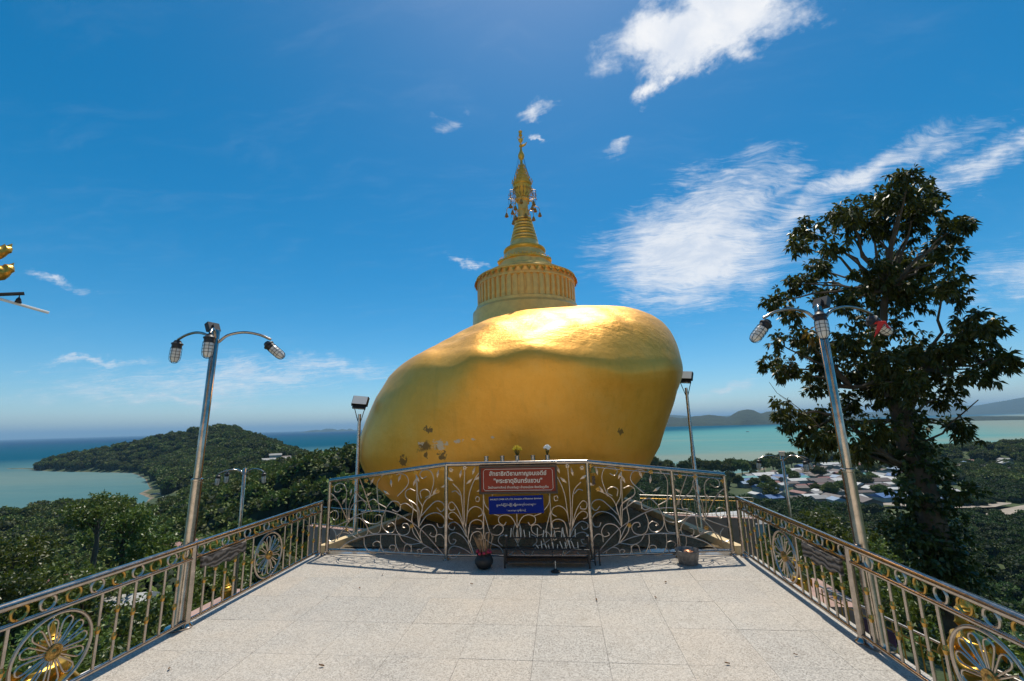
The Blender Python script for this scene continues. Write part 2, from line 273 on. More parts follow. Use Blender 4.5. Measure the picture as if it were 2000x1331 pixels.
# ------------------------------------------------------------------ materials
def new_mat(name):
    m = bpy.data.materials.new(name); m.use_nodes = True; m.node_tree.nodes.clear()
    n = NT(m.node_tree); b = n.node('ShaderNodeBsdfPrincipled'); o = n.node('ShaderNodeOutputMaterial')
    m.node_tree.links.new(b.outputs[0], o.inputs[0]); return m, n, b, o
def bump(n, b, h, strength=0.3, dist=0.01):
    q = n.node('ShaderNodeBump'); q.inputs['Strength'].default_value = strength; q.inputs['Distance'].default_value = dist
    n.put(q.inputs['Height'], h); n.put(b.inputs['Normal'], q.outputs[0]); return q
def simple(name, col, rough=0.5, metal=0.0, var=0.15, scale=8.0, bmp=0.0, bscale=60.0, spec=None, isl=0.0):
    m, n, b, o = new_mat(name)
    tcn = n.node('ShaderNodeTexCoord'); f = n.noise(tcn.outputs['Object'], scale, 6, 0.6)
    dark = tuple(c*(1-var) for c in col); lite = tuple(min(1, c*(1+var)) for c in col)
    c = n.ramp(f, [(0.3, dark), (0.7, lite)])
    n.put(b.inputs['Base Color'], c); b.inputs['Metallic'].default_value = metal
    n.put(b.inputs['Roughness'], n.m('ADD', rough-0.06, n.m('MULTIPLY', n.noise(tcn.outputs['Object'], scale*2.3, 4), 0.12)))
    if spec is not None: b.inputs['Specular IOR Level'].default_value = spec
    if bmp: bump(n, b, n.noise(tcn.outputs['Object'], bscale, 5, 0.6), bmp, 0.01)
    return m
MAT = {}
MAT['steel'] = simple('stainless_steel', (.46, .40, .35), .18, 1.0, .24, 14)
MAT['scrollwork'] = simple('brushed_steel', (.54, .46, .39), .36, 1.0, .12, 9)
MAT['hub'] = simple('patinated_hub', (.42, .26, .08), .36, 1.0, .65, 45, .5, 60)
MAT['bounce_stone'] = simple('pale_bounce_stone', (.78, .70, .58), .7, 0, .08, 1.5)  # pale stone of the added stairs and hall, bounces warm light on the gold
MAT['steel_worn'] = simple('worn_steel', (.48, .44, .40), .27, 1.0, .25, 14)
MAT['brass'] = simple('brass', (.54, .32, .085), .34, 1.0, .15, 12)
MAT['goldpaint'] = simple('gold_leaf_paint', (.62, .34, .05), .34, .75, .25, 9, .3, 40)
MAT['chedi'] = simple('stupa_gold', (.90, .56, .16), .38, .35, .16, 6, .15, 50)
MAT['chedi_deep'] = simple('stupa_gold_deep', (.84, .46, .06), .35, .4, .18, 7, .15, 50)
MAT['bellmetal'] = simple('old_bell_bronze', (.42, .23, .06), .5, .5, .3, 14)
MAT['iron'] = simple('dark_iron', (.022, .021, .021), .55, .2, .3, 20)
MAT['dull_metal'] = simple('dull_metal', (.20, .19, .18), .6, .5, .4, 18, .3, 30)
MAT['black'] = simple('black_plastic', (.02, .02, .022), .45, 0, .2, 20)
MAT['white_paint'] = simple('white_paint', (.75, .73, .69), .5, 0, .08, 6)
MAT['cream'] = simple('cream_paint', (.62, .47, .26), .7, 0, .2, 5, .3, 40)
MAT['concrete'] = simple('concrete', (.33, .30, .27), .85, 0, .3, 2.5, .4, 25)
MAT['pink_wall'] = simple('pink_plaster', (.36, .23, .19), .85, 0, .2, 3, .3, 30)
MAT['red_board'] = simple('red_board', (.30, .048, .025), .6, 0, .1, 4, spec=.2)
MAT['brown_frame'] = simple('brown_frame', (.055, .03, .018), .45, 0, .25, 12)
MAT['sign_ink'] = simple('sign_ink', (.72, .66, .55), .5, 0, .04, 5)
MAT['blue_board'] = simple('blue_board', (.003, .018, .19), .65, 0, .1, 4, spec=.15)
MAT['purple_board'] = simple('purple_board', (.05, .02, .10), .4, 0, .15, 4)
MAT['carved'] = None
MAT['yellow_flower'] = simple('yellow_petal', (.72, .50, .02), .6, 0, .25, 30)
MAT['white_flower'] = simple('white_petal', (.8, .8, .75), .6, 0, .08, 30)
MAT['red_flower'] = simple('red_petal', (.35, .02, .05), .6, 0, .3, 30)
MAT['red_cloth'] = simple('red_cloth', (.62, .03, .02), .7, 0, .12, 30)
MAT['stick'] = simple('incense_stick', (.42, .24, .11), .8, 0, .2, 30)
MAT['candle'] = simple('candle_wax', (.62, .58, .50), .5, 0, .1, 20)
MAT['copper'] = simple('copper_dish', (.45, .20, .10), .45, .6, .2, 20)
MAT['dryleaf'] = simple('dry_leaf', (.20, .10, .035), .8, 0, .3, 30)
MAT['bark'] = simple('bark', (.10, .078, .055), .9, 0, .35, 4, .7, 18)
MAT['rope'] = simple('thin_wire', (.05, .045, .04), .6, 0, .1, 8)

def leaf_mat(name, c0, c1, c2, trans=0.22, rough=0.42, spec=0.45):
    m, n, b, o = new_mat(name)
    g = n.node('ShaderNodeNewGeometry'); oi = n.node('ShaderNodeObjectInfo')
    c = n.ramp(g.outputs['Random Per Island'], [(0.0, c0), (0.55, c1), (1.0, c2)])
    pn = n.noise(g.outputs['Position'], 0.22, 3, 0.5)
    c = n.mix(n.smooth(pn, 0.3, 0.75), c, n.mix(0.55, c, (c2[0]*1.15, c2[1]*1.05, c2[2]*.8, 1)))
    h = n.node('ShaderNodeHueSaturation'); n.put(h.inputs['Color'], c)
    n.put(h.inputs['Value'], n.m('ADD', 0.58, n.m('MULTIPLY', oi.outputs['Random'], 0.85)))
    n.put(h.inputs['Hue'], n.m('ADD', 0.476, n.m('MULTIPLY', oi.outputs['Random'], 0.04)))
    n.put(b.inputs['Base Color'], h.outputs[0]); b.inputs['Roughness'].default_value = rough
    b.inputs['Specular IOR Level'].default_value = spec
    t = n.node('ShaderNodeBsdfTranslucent'); n.put(t.inputs['Color'], n.mix(0.5, h.outputs[0], (c2[0]*1.6, c2[1]*1.7, c2[2]*.6, 1)))
    mx = n.node('ShaderNodeMixShader'); mx.inputs[0].default_value = trans
    m.node_tree.links.new(b.outputs[0], mx.inputs[1]); m.node_tree.links.new(t.outputs[0], mx.inputs[2])
    m.node_tree.links.new(mx.outputs[0], o.inputs[0]); return m
MAT['leaf_big'] = leaf_mat('big_tree_leaf', (.022, .042, .010), (.045, .07, .015), (.11, .125, .026), .16, .42, .3)
MAT['yellow_leaf'] = leaf_mat('yellow_leaf', (.10, .10, .02), (.22, .17, .03), (.32, .20, .03), .25)
MAT['leaf_vine'] = leaf_mat('vine_leaf', (.015, .03, .008), (.03, .055, .012), (.06, .09, .02), .15)
MAT['leaf_slope'] = leaf_mat('slope_leaf', (.035, .065, .013), (.065, .105, .02), (.13, .165, .035), .22, .42)
MAT['leaf_forest'] = leaf_mat('forest_leaf', (.036, .066, .015), (.072, .115, .023), (.15, .17, .04), .08, .6, .25)
MAT['leaf_mangrove'] = leaf_mat('mangrove_leaf', (.022, .045, .010), (.036, .068, .013), (.055, .09, .018), .10, .6, .25)
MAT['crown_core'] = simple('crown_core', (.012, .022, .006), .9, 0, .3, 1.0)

# gold boulder: satin gold paint with worn patches and hand-dabbed marks
m, n, b, o = new_mat('gold_boulder')
tcn = n.node('ShaderNodeTexCoord'); g = n.node('ShaderNodeNewGeometry'); OB = tcn.outputs['Object']
f1 = n.noise(OB, 0.9, 6, 0.6); f2 = n.noise(OB, 5.0, 6, 0.65); f3 = n.noise(OB, 22, 4, 0.6)
col = n.ramp(n.m('ADD', n.m('MULTIPLY', f1, .6), n.m('MULTIPLY', f2, .4)), [(0.32, (.90, .41, .04)), (0.5, (.97, .475, .06)), (0.7, (.98, .53, .095))])
col = n.mix(n.m('MULTIPLY', n.smooth(f3, .55, .8), .35), col, (.62, .28, .03, 1))
# vertical rain streaks
st = n.noise(n.mapping(OB, scale=(3.2, 3.2, .22)), 2.0, 5, 0.6)
col = n.mix(n.m('MULTIPLY', n.smooth(st, .52, .78), .35), col, (.68, .33, .045, 1))
POSN = g.outputs['Position']; sp = n.node('ShaderNodeSeparateXYZ'); n.put(sp.inputs[0], POSN)
def spot(x, z, rx, rz, thr, sc, soft=.08):
    ux = n.m('DIVIDE', n.m('SUBTRACT', sp.outputs[0], x), rx); uz = n.m('DIVIDE', n.m('SUBTRACT', sp.outputs[2], z), rz)
    d = n.m('SUBTRACT', 1.0, n.m('SQRT', n.m('ADD', n.m('MULTIPLY', ux, ux), n.m('MULTIPLY', uz, uz))), clamp=True)
    front = n.m('LESS_THAN', sp.outputs[1], 11.0)
    return n.m('MULTIPLY', n.m('MULTIPLY', n.smooth(n.m('ADD', n.noise(POSN, sc, 3, .6), n.m('MULTIPLY', d, .45)), thr, thr+soft), n.smooth(d, 0, .15)), front)
dk = None
for a in [(-1.90, 2.15, .14, .10, .66, 14), (-2.52, 1.52, .16, .20, .70, 13), (-2.0, 1.80, .42, .22, .72, 5, .2), (-1.62, 1.62, .16, .14, .7, 12), (2.02, 2.0, .09, .13, .68, 14), (-1.98, 1.64, .10, .12, .7, 12)]:
    s_ = spot(*a); dk = s_ if dk is None else n.m('MAXIMUM', dk, s_)
wt = None
for a in [(-1.66, 1.83, .26, .17, .70, 17), (-1.28, 1.90, .20, .08, .70, 17), (-.95, 1.93, .06, .03, .6, 17), (-.55, 1.96, .05, .03, .6, 17), (-2.1, 1.86, .16, .10, .74, 17)]:
    s_ = spot(*a); wt = s_ if wt is None else n.m('MAXIMUM', wt, s_)
col = n.mix(n.m('MULTIPLY', dk, .85), col, (.10, .06, .015, 1))
col = n.mix(n.m('MULTIPLY', wt, .8), col, (.72, .62, .48, 1))
n.put(b.inputs['Base Color'], col)
n.put(b.inputs['Metallic'], n.m('MULTIPLY', n.m('SUBTRACT', 1.0, n.m('MAXIMUM', dk, wt)), 0.56))
n.put(b.inputs['Roughness'], n.m('ADD', .39, n.m('MULTIPLY', f2, .14)))
spo = n.node('ShaderNodeSeparateXYZ'); n.put(spo.inputs[0], OB)
wr = n.m('MULTIPLY', n.noise(n.mapping(OB, scale=(1.0, 2.2, 2.0), rot=(0, 0, R(25))), 3.4, 7, .66, .6), n.smooth(spo.outputs[2], 3.5, 4.3))
bh = n.m('ADD', n.m('ADD', n.m('MULTIPLY', n.noise(OB, 2.2, 5, .55), 1.0), n.m('MULTIPLY', f3, .10)), n.m('MULTIPLY', wr, 1.5))
b.inputs['Coat Weight'].default_value = .2; b.inputs['Coat Roughness'].default_value = .36
bump(n, b, bh, .30, .08)
MAT['boulder'] = m

# speckled granite paving
m, n, b, o = new_mat('granite_paving')
g = n.node('ShaderNodeNewGeometry'); PS = g.outputs['Position']; oi = n.node('ShaderNodeObjectInfo')
v = n.node('ShaderNodeTexVoronoi'); n.put(v.inputs['Vector'], PS); v.inputs['Scale'].default_value = 105; v.inputs['Randomness'].default_value = 1
sepc = n.node('ShaderNodeSeparateColor'); n.put(sepc.inputs[0], v.outputs['Color'])
c = n.ramp(sepc.outputs[0], [(0.0, (.20, .185, .165)), (.2, (.31, .29, .26)), (.55, (.435, .405, .365)), (1.0, (.57, .54, .495))])
fine = n.noise(PS, 260, 3, .6)
c = n.mix(n.m('MULTIPLY', n.smooth(fine, .42, .7), .35), c, (.28, .255, .23, 1))
big = n.noise(PS, .8, 5, .6)
c = n.mix(n.m('MULTIPLY', n.smooth(big, .35, .7), .35), c, (.52, .44, .355, 1))
tint = n.ramp(oi.outputs['Random'], [(0, (.94, .935, .93)), (.5, (1, .99, .975)), (1, (1.0, .965, .925))])
c = n.mix(1.0, c, tint, 'MULTIPLY')
dirt = n.noise(PS, 2.6, 7, .68)
c = n.mix(n.m('MULTIPLY', n.smooth(dirt, .56, .8), .5), c, (.20, .165, .125, 1))
stain = n.noise(PS, 1.3, 9, .66, 1.6)
c = n.mix(n.m('MULTIPLY', n.smooth(stain, .54, .66), .26), c, (.30, .275, .24, 1))
blot = n.noise(PS, .45, 4, .5, .8)
c = n.mix(n.m('MULTIPLY', n.smooth(blot, .45, .7), .30), c, n.mix(1.0, c, (.80, .80, .82, 1), 'MULTIPLY'))
drop = n.noise(PS, 9.0, 2, .5)
c = n.mix(n.m('MULTIPLY', n.smooth(drop, .74, .79), .55), c, (.15, .125, .10, 1))
n.put(b.inputs['Base Color'], c)
n.put(b.inputs['Roughness'], n.m('ADD', .50, n.m('MULTIPLY', big, .2)))
b.inputs['Specular IOR Level'].default_value = .35
bump(n, b, n.m('ADD', sepc.outputs[1], fine), .22, .002)
MAT['granite'] = m
MAT['grout'] = simple('grout', (.36, .325, .28), .9, 0, .3, 9)
# polished dark border stone
m, n, b, o = new_mat('polished_stone')
g = n.node('ShaderNodeNewGeometry')
c = n.ramp(n.noise(g.outputs['Position'], 70, 4, .7), [(.35, (.10, .095, .09)), (.65, (.24, .225, .21))])
n.put(b.inputs['Base Color'], c); b.inputs['Roughness'].default_value = .14
MAT['polished'] = m
# brown gravel bed
m, n, b, o = new_mat('gravel_bed')
g = n.node('ShaderNodeNewGeometry'); f = n.noise(g.outputs['Position'], 26, 6, .7)
n.put(b.inputs['Base Color'], n.ramp(f, [(.3, (.06, .042, .022)), (.55, (.19, .135, .07)), (.75, (.34, .25, .13))]))
b.inputs['Roughness'].default_value = .95; bump(n, b, f, 1.0, .03); MAT['gravel'] = m
# carved dark timber
m, n, b, o = new_mat('carved_timber')
g = n.node('ShaderNodeNewGeometry')
wv = n.node('ShaderNodeTexWave', wave_type='BANDS', bands_direction='Z'); n.put(wv.inputs['Vector'], g.outputs['Position'])
wv.inputs['Scale'].default_value = 5.5; wv.inputs['Distortion'].default_value = 7; wv.inputs['Detail'].default_value = 2; wv.inputs['Detail Scale'].default_value = 1.2
n.put(b.inputs['Base Color'], n.ramp(wv.outputs['Fac'], [(.2, (.03, .024, .02)), (.6, (.085, .07, .06)), (.9, (.20, .17, .15))]))
b.inputs['Roughness'].default_value = .5; bump(n, b, wv.outputs['Fac'], .8, .012); MAT['carved'] = m
# lamp glass (frosted)
m, n, b, o = new_mat('frosted_glass')
b.inputs['Base Color'].default_value = (.82, .79, .74, 1); b.inputs['Roughness'].default_value = .3
b.inputs['Transmission Weight'].default_value = .12; MAT['glass'] = m
m, n, b, o = new_mat('floodlight_glass')
b.inputs['Base Color'].default_value = (.74, .73, .70, 1); b.inputs['Roughness'].default_value = .3; MAT['flood'] = m
# terrain
m, n, b, o = new_mat('hill_ground')
g = n.node('ShaderNodeNewGeometry'); PS = g.outputs['Position']; sp = n.node('ShaderNodeSeparateXYZ'); n.put(sp.inputs[0], PS)
f = n.noise(PS, .05, 6, .65); f2 = n.noise(PS, .6, 5, .7)
c = n.ramp(f, [(.35, (.022, .042, .012)), (.55, (.05, .075, .02)), (.72, (.13, .13, .05))])
c = n.mix(n.m('MULTIPLY', f2, .5), c, (.03, .045, .015, 1))
# bare sand and rock where the ground comes down to the tide line
hh = n.m('ADD', sp.outputs[2], n.m('MULTIPLY', n.noise(PS, .06, 4, .6), 1.6))
sand = n.ramp(f2, [(.3, (.10, .08, .055)), (.6, (.25, .19, .13))])
c = n.mix(n.smooth(hh, -48.8, -49.2), c, sand)
n.put(b.inputs['Base Color'], c); b.inputs['Roughness'].default_value = .95; bump(n, b, f2, .6, .4); MAT['terrain'] = m
# far islands
m, n, b, o = new_mat('wooded_island')
g = n.node('ShaderNodeNewGeometry'); PS = g.outputs['Position']; f = n.noise(PS, .012, 8, .7)
n.put(b.inputs['Base Color'], n.ramp(f, [(.3, (.006, .016, .008)), (.6, (.02, .036, .014)), (.8, (.045, .055, .022))]))
b.inputs['Roughness'].default_value = .95; bump(n, b, f, 1.0, 18); MAT['island'] = m
# sea: milky shallow bays, turquoise reach, deep blue open water
m, n, b, o = new_mat('sea_water')
g = n.node('ShaderNodeNewGeometry'); PS = g.outputs['Position']; sp = n.node('ShaderNodeSeparateXYZ'); n.put(sp.inputs[0], PS)
X_, Y_ = sp.outputs[0], sp.outputs[1]
band = n.noise(n.mapping(PS, scale=(.0011, .0042, 1), rot=(0, 0, R(-12))), 1.0, 5, .55)
bw = n.m('SUBTRACT', n.m('MULTIPLY', band, 2.0), 1.0)
fl = n.m('ADD', n.m('MULTIPLY', X_, -.62), n.m('MULTIPLY', Y_, .78))     # out past the left headland
left_far = n.smooth(n.m('ADD', fl, n.m('MULTIPLY', bw, 260.0)), 900.0, 1750.0)
deep = n.smooth(n.m('ADD', fl, n.m('MULTIPLY', bw, 900.0)), 1700.0, 7000.0)
right_w = n.smooth(n.m('ADD', n.m('MULTIPLY', X_, 1.0), n.m('MULTIPLY', Y_, .12)), -150.0, 500.0)
milky = n.ramp(band, [(.35, (.062, .158, .178)), (.5, (.085, .178, .19)), (.65, (.125, .20, .195))])
turq = n.ramp(band, [(.35, (.10, .255, .255)), (.5, (.15, .27, .25)), (.65, (.24, .27, .22))])
rf = n.smooth(n.m('ADD', Y_, n.m('MULTIPLY', bw, 500.0)), 500.0, 2200.0)
turq2 = n.mix(rf, turq, (.085, .27, .275, 1))
tan = n.smooth(n.m('SUBTRACT', X_, n.m('MULTIPLY', Y_, .45)), 350.0, 900.0)
turq2 = n.mix(n.m('MULTIPLY', tan, .75), turq2, (.24, .245, .20, 1))
c = n.mix(right_w, milky, turq2)
c = n.mix(left_far, c, (.0005, .072, .125, 1))
c = n.mix(deep, c, (.0005, .045, .115, 1))
ripple_paint = n.noise(n.mapping(PS, scale=(.022, .06, 1), rot=(0, 0, R(20))), 1.0, 8, .72)  # ripple shading painted into the water colour as darker streaks
c = n.mix(n.m('MULTIPLY', n.smooth(ripple_paint, .35, .75), .28), c, n.mix(1.0, c, (.62, .70, .74, 1), 'MULTIPLY'))
n.put(b.inputs['Base Color'], c); b.inputs['Roughness'].default_value = .32; b.inputs['Specular IOR Level'].default_value = .0
wvn = n.noise(n.mapping(PS, scale=(.25, .5, 1)), 1.0, 5, .6)
bump(n, b, wvn, .25, .5); MAT['sea'] = m
for nm, cc in dict(roof_white=(.44, .43, .41), roof_blue=(.07, .14, .29), roof_red=(.20, .075, .055), roof_brown=(.105, .075, .06), roof_grey=(.22, .21, .20), roof_teal=(.08, .26, .25), roof_pale=(.19, .26, .35)).items():
    MAT[nm] = simple(nm, cc, .5, 0, .18, .5)
for nm, cc in dict(wall_cream=(.30, .26, .20), wall_grey=(.20, .19, .18), wall_white=(.40, .38, .35)).items():
    MAT[nm] = simple(nm, cc, .8, 0, .15, .6)
MAT['boat_blue'] = simple('boat_blue', (.03, .14, .42), .5, 0, .2, 1)
MAT['boat_white'] = simple('boat_white', (.7, .7, .68), .5, 0, .1, 1)
MAT['boat_red'] = simple('boat_red', (.45, .06, .03), .5, 0, .15, 1)
MAT['asphalt'] = simple('road_dust', (.30, .25, .20), .9, 0, .25, .2)
# ------------------------------------------------------------------ terrain, sea, islands
SEA = -50.0
RIDGE = [(-63, 158, -12), (-114, 233, -19), (-207, 342, -29), (-293, 429, -31), (-425, 556, -13), (-544, 653, 5), (-648, 667, -9), (-751, 674, -24), (-838, 680, -37), (-900, 682, -48.6), (-1015, 700, -48.9)]
LOW = [(-338, 180), (-341, 262), (-296, 325), (-288, 356), (-345, 374), (-372, 392), (-320, 405), (-290, 415), (-180, 455), (-60, 452), (40, 446), (98, 441), (150, 415), (205, 450), (262, 505), (330, 575), (430, 640), (540, 640), (640, 520), (760, 330), (800, 0), (700, -400), (0, -600), (-500, -400), (-420, 60)]
def sstep(a, b, x): t = np.clip((x-a)/(b-a), 0, 1); return t*t*(3-2*t)
def seg_dist(x, y, p, q):
    px, py = p; qx, qy = q; dx_, dy_ = qx-px, qy-py
    t = np.clip(((x-px)*dx_+(y-py)*dy_)/(dx_*dx_+dy_*dy_), 0, 1)
    return np.hypot(x-(px+t*dx_), y-(py+t*dy_)), t
def poly_sd(x, y, poly):
    d = np.full(np.shape(x), 1e9); ins = np.zeros(np.shape(x), bool); n_ = len(poly)
    for i in range(n_):
        a, b_ = poly[i], poly[(i+1) % n_]
        dd, _ = seg_dist(x, y, a, b_); d = np.minimum(d, dd)
        c_ = ((a[1] > y) != (b_[1] > y))
        with np.errstate(divide='ignore', invalid='ignore'):
            xi = (b_[0]-a[0])*(y-a[1])/((b_[1]-a[1]) if b_[1] != a[1] else 1e-9)+a[0]
        ins ^= c_ & (x < xi)
    return np.where(ins, d, -d)
def vnoise(x, y):
    return (np.sin(x*.031+1.3)*np.cos(y*.027-.6)+.6*np.sin(x*.071-y*.053+2.1)+.35*np.sin(x*.15+y*.13)+.25*np.sin(x*.29-y*.23+.7))/2.2
PR_L = ([0, 9, 12, 16, 25, 40, 60, 90, 130, 170, 5000], [-3.2, -3.4, -6.5, -9.5, -12.5, -15.5, -20, -32, -44, -47.5, -48])
PR_R = ([0, 9, 12, 16, 25, 40, 60, 90, 130, 170, 5000], [-3.2, -3.4, -6.5, -9.5, -15, -25, -35, -43.5, -47, -47.6, -48])
def ground(x, y):
    x = np.asarray(x, float); y = np.asarray(y, float)
    r_ = np.hypot(x, y-9); a_ = np.arctan2(x, y-9)
    wl = sstep(.25, -.75, a_)*sstep(-3.1, -2.2, a_)
    main = np.interp(r_, *PR_L)*wl+np.interp(r_, *PR_R)*(1-wl)
    sd_ = poly_sd(x, y, LOW)
    low = -48.2+np.clip(sd_/60, 0, 1)*1.0
    low = np.where(sd_ < 0, -48.6+sd_*0.06, np.minimum(low, -48.6+sd_*.05))
    z = np.where(r_ < 175, np.maximum(main, low), low)
    for i in range(len(RIDGE)-1):
        a, b_ = RIDGE[i], RIDGE[i+1]
        d, t = seg_dist(x, y, a[:2], b_[:2]); zr = a[2]+(b_[2]-a[2])*t
        w_ = np.interp(i+t, [0, 1, 2, 3, 5, 7, 8, 9, 10], [75, 85, 84, 76, 64, 50, 40, 26, 10])
        z = np.maximum(z, -56+(zr+56)*np.exp(-(d/w_)**2)+0*z)
    z = np.maximum(z, -56+22*np.exp(-(((x-440)/210)**2+((y-470)/95)**2)))
    amp = np.where(r_ > 30, 1.6, .3)*np.clip((z+49)/6, 0, 1)
    return z+vnoise(x, y)*amp
na, nr = 288, 130
rad = np.concatenate([[0.0], np.geomspace(5, 1700, nr)])
A_ = np.linspace(0, 2*np.pi, na, endpoint=False)
gx = (rad[:, None]*np.sin(A_)[None]); gy = 9+(rad[:, None]*np.cos(A_)[None]); gz = ground(gx, gy)
V_ = np.stack([gx, gy, gz], -1).reshape(-1, 3)
i_, j_ = np.meshgrid(np.arange(nr), np.arange(na), indexing='ij')
F_ = np.stack([i_*na+j_, i_*na+(j_+1) % na, (i_+1)*na+(j_+1) % na, (i_+1)*na+j_], -1).reshape(-1, 4)[:, ::-1]
struct(place('terrain', np_mesh('terrain', V_, F_.copy(), MAT['terrain'], True)))
# sea sheet
S_ = 60000
rr2 = np.concatenate([[0.0], np.geomspace(60, S_, 40)]); na2 = 96
A2 = np.linspace(0, 2*np.pi, na2, endpoint=False)
V_ = np.stack([rr2[:, None]*np.sin(A2), rr2[:, None]*np.cos(A2), np.full((41, na2), SEA)], -1).reshape(-1, 3)
i_, j_ = np.meshgrid(np.arange(40), np.arange(na2), indexing='ij')
F_ = np.stack([i_*na2+j_, i_*na2+(j_+1) % na2, (i_+1)*na2+(j_+1) % na2, (i_+1)*na2+j_], -1).reshape(-1, 4)[:, ::-1]
struct(place('sea', np_mesh('sea', V_, F_.copy(), MAT['sea'], True)))
# sea floor lies deep under it; far wooded islands
def island(name, cx, cy, half, depth, peaks, rz):
    nx, ny = 90, 24; xs = np.linspace(-half, half, nx); ys = np.linspace(-depth, depth, ny)
    gx, gy = np.meshgrid(xs, ys, indexing='ij'); z = np.zeros_like(gx)-3
    for px, h, w in peaks: z = np.maximum(z, -3+(h+3)*np.exp(-((gx-px)/w)**2)*np.cos(np.clip(gy/depth, -1, 1)*np.pi/2)**.8)
    z += (np.sin(gx/half*23+px)*np.cos(gy/depth*5)+.6*np.sin(gx/half*57)+.4*np.sin(gx/half*131))*np.clip(z, 0, 60)*.05
    e = np.minimum((half-np.abs(gx))/half*8, 1); z = np.minimum(z, -3+(z+3)*e)
    V = np.stack([gx, gy, z], -1).reshape(-1, 3)
    i2, j2 = np.meshgrid(np.arange(nx-1), np.arange(ny-1), indexing='ij')
    F = np.stack([i2*ny+j2, (i2+1)*ny+j2, (i2+1)*ny+j2+1, i2*ny+j2+1], -1).reshape(-1, 4)
    o = place(name, np_mesh(name, V, F, MAT['island'], True), None, (cx, cy, SEA), (0, 0, rz)); return struct(o)
island('hill_island', 1330, 3850, 1000, 420, [(-800, 60, 300), (-450, 88, 240), (-120, 84, 330), (200, 118, 180), (420, 104, 260), (700, 70, 260)], R(-18))
island('hill_island', 2550, 2850, 1100, 260, [(-700, 16, 400), (-100, 22, 500), (500, 26, 500)], R(-38))
island('mountain', 8300, 8200, 4200, 1400, [(-3000, 110, 1300), (-1400, 170, 1400), (300, 330, 1500), (1900, 470, 1300), (3000, 330, 1200)], R(-42))
island('mountain', 2100, 10200, 2600, 900, [(-1900, 120, 700), (-900, 190, 800), (300, 160, 900), (1500, 110, 900)], R(-10))
island('hill_island', -5800, 10500, 700, 260, [(-300, 55, 260), (0, 78, 260), (330, 52, 200), (500, 60, 110)], R(30))

# ------------------------------------------------------------------ terrace, paving, mound
ter = MB()
ter.box((0.02, 3.2, -.16), (7.62, 9.5, .28))
ter.box((0.02, 3.2, -1.9), (7.4, 9.3, 3.2))
terr = struct(ter.build('terrace', MAT['grout'], None, False))
tile = MB(); s_ = .7096/2; t_ = .7236/2; bv = .002
tile.add([(-s_, -t_, -.025), (s_, -t_, -.025), (s_, t_, -.025), (-s_, t_, -.025), (-s_, -t_, -bv), (s_, -t_, -bv), (s_, t_, -bv), (-s_, t_, -bv), (-s_+bv, -t_+bv, 0), (s_-bv, -t_+bv, 0), (s_-bv, t_-bv, 0), (-s_+bv, t_-bv, 0)],
         [(0, 1, 5, 4), (1, 2, 6, 5), (2, 3, 7, 6), (3, 0, 4, 7), (4, 5, 9, 8), (5, 6, 10, 9), (6, 7, 11, 10), (7, 4, 8, 11), (8, 9, 10, 11)])
tm = tile.mesh('paving_slab', MAT['granite'], False)
for i in range(-6, 5):
    for j in range(-8, 5):
        x = .43+.711*(i+.5); y = 4.57+.725*(j+.5)
        x0, x1 = max(x-.3555, -3.78), min(x+.3555, 3.82)
        y1 = min(y+.3625, 7.93); y0 = y-.3625
        if x1-x0 < .08 or y1-y0 < .08: continue
        place('paving_slab', tm, terr, ((x0+x1)/2, (y0+y1)/2, .004+random.uniform(-.0012, .0012)), (random.uniform(-.0012, .0012), random.uniform(-.0012, .0012), 0), ((x1-x0)/.711, (y1-y0)/.725, 1))
# unseen stairs, terrace and hall added behind the viewer to warm the boulder's reflections
for k in range(22):
    struct(MB().box((0.02, -1.75-.34*k-.17, (.17*(k+1))/2-.6), (10.5, .34, .17*(k+1)+1.2)).build('added_step', MAT['bounce_stone'], None, False))
struct(MB().box((0.02, -16.3, 1.6), (30, 14.0, 4.4)).build('added_terrace', MAT['bounce_stone'], None, False))
hall = thing('added_hall', (0.02, -19, 3.8), 'added unseen cream hall behind the viewer for the boulder to reflect', 'added hall')  # unseen hall, added so the gold mirrors a sunlit front instead of blue sky
hb_ = MB(); hb_.box((0.02, -20.2, 8.0), (24, 2.0, 8.4)); hb_.build('wall', MAT['bounce_stone'], hall, False)
for k in range(7):
    x = .02-10.2+3.4*k
    MB().lathe([(.42, 3.8), (.42, 4.2), (.32, 4.3), (.30, 11.4), (.42, 11.7), (.46, 12.1)], 16, (x, -18.4, 0)).build('column', MAT['bounce_stone'], hall)
    if k < 6: MB().box((x+1.7, -19.17, 6.0), (1.5, .08, 4.2)).build('door', MAT['red_board'], hall, False)
for k, (w_, z_) in enumerate(((26, 12.2), (21, 14.2), (15, 16.2))):
    MB().add([(-w_/2, -17.4+.5*k, z_), (w_/2, -17.4+.5*k, z_), (w_/2-1.5, -20.2, z_+2.6), (-w_/2+1.5, -20.2, z_+2.6), (-w_/2, -23+.5*k, z_), (w_/2, -23-.5*k, z_)], [(0, 1, 2, 3), (3, 2, 5, 4), (0, 3, 4), (1, 5, 2), (0, 4, 5, 1)]).build('roof_tier', MAT['cream'], hall, False)
# polished border strip at the foot of the mound
struct(MB().box((0.0, 8.115, -.055), (7.1, .36, .13)).build('border_strip', MAT['polished'], None, False))
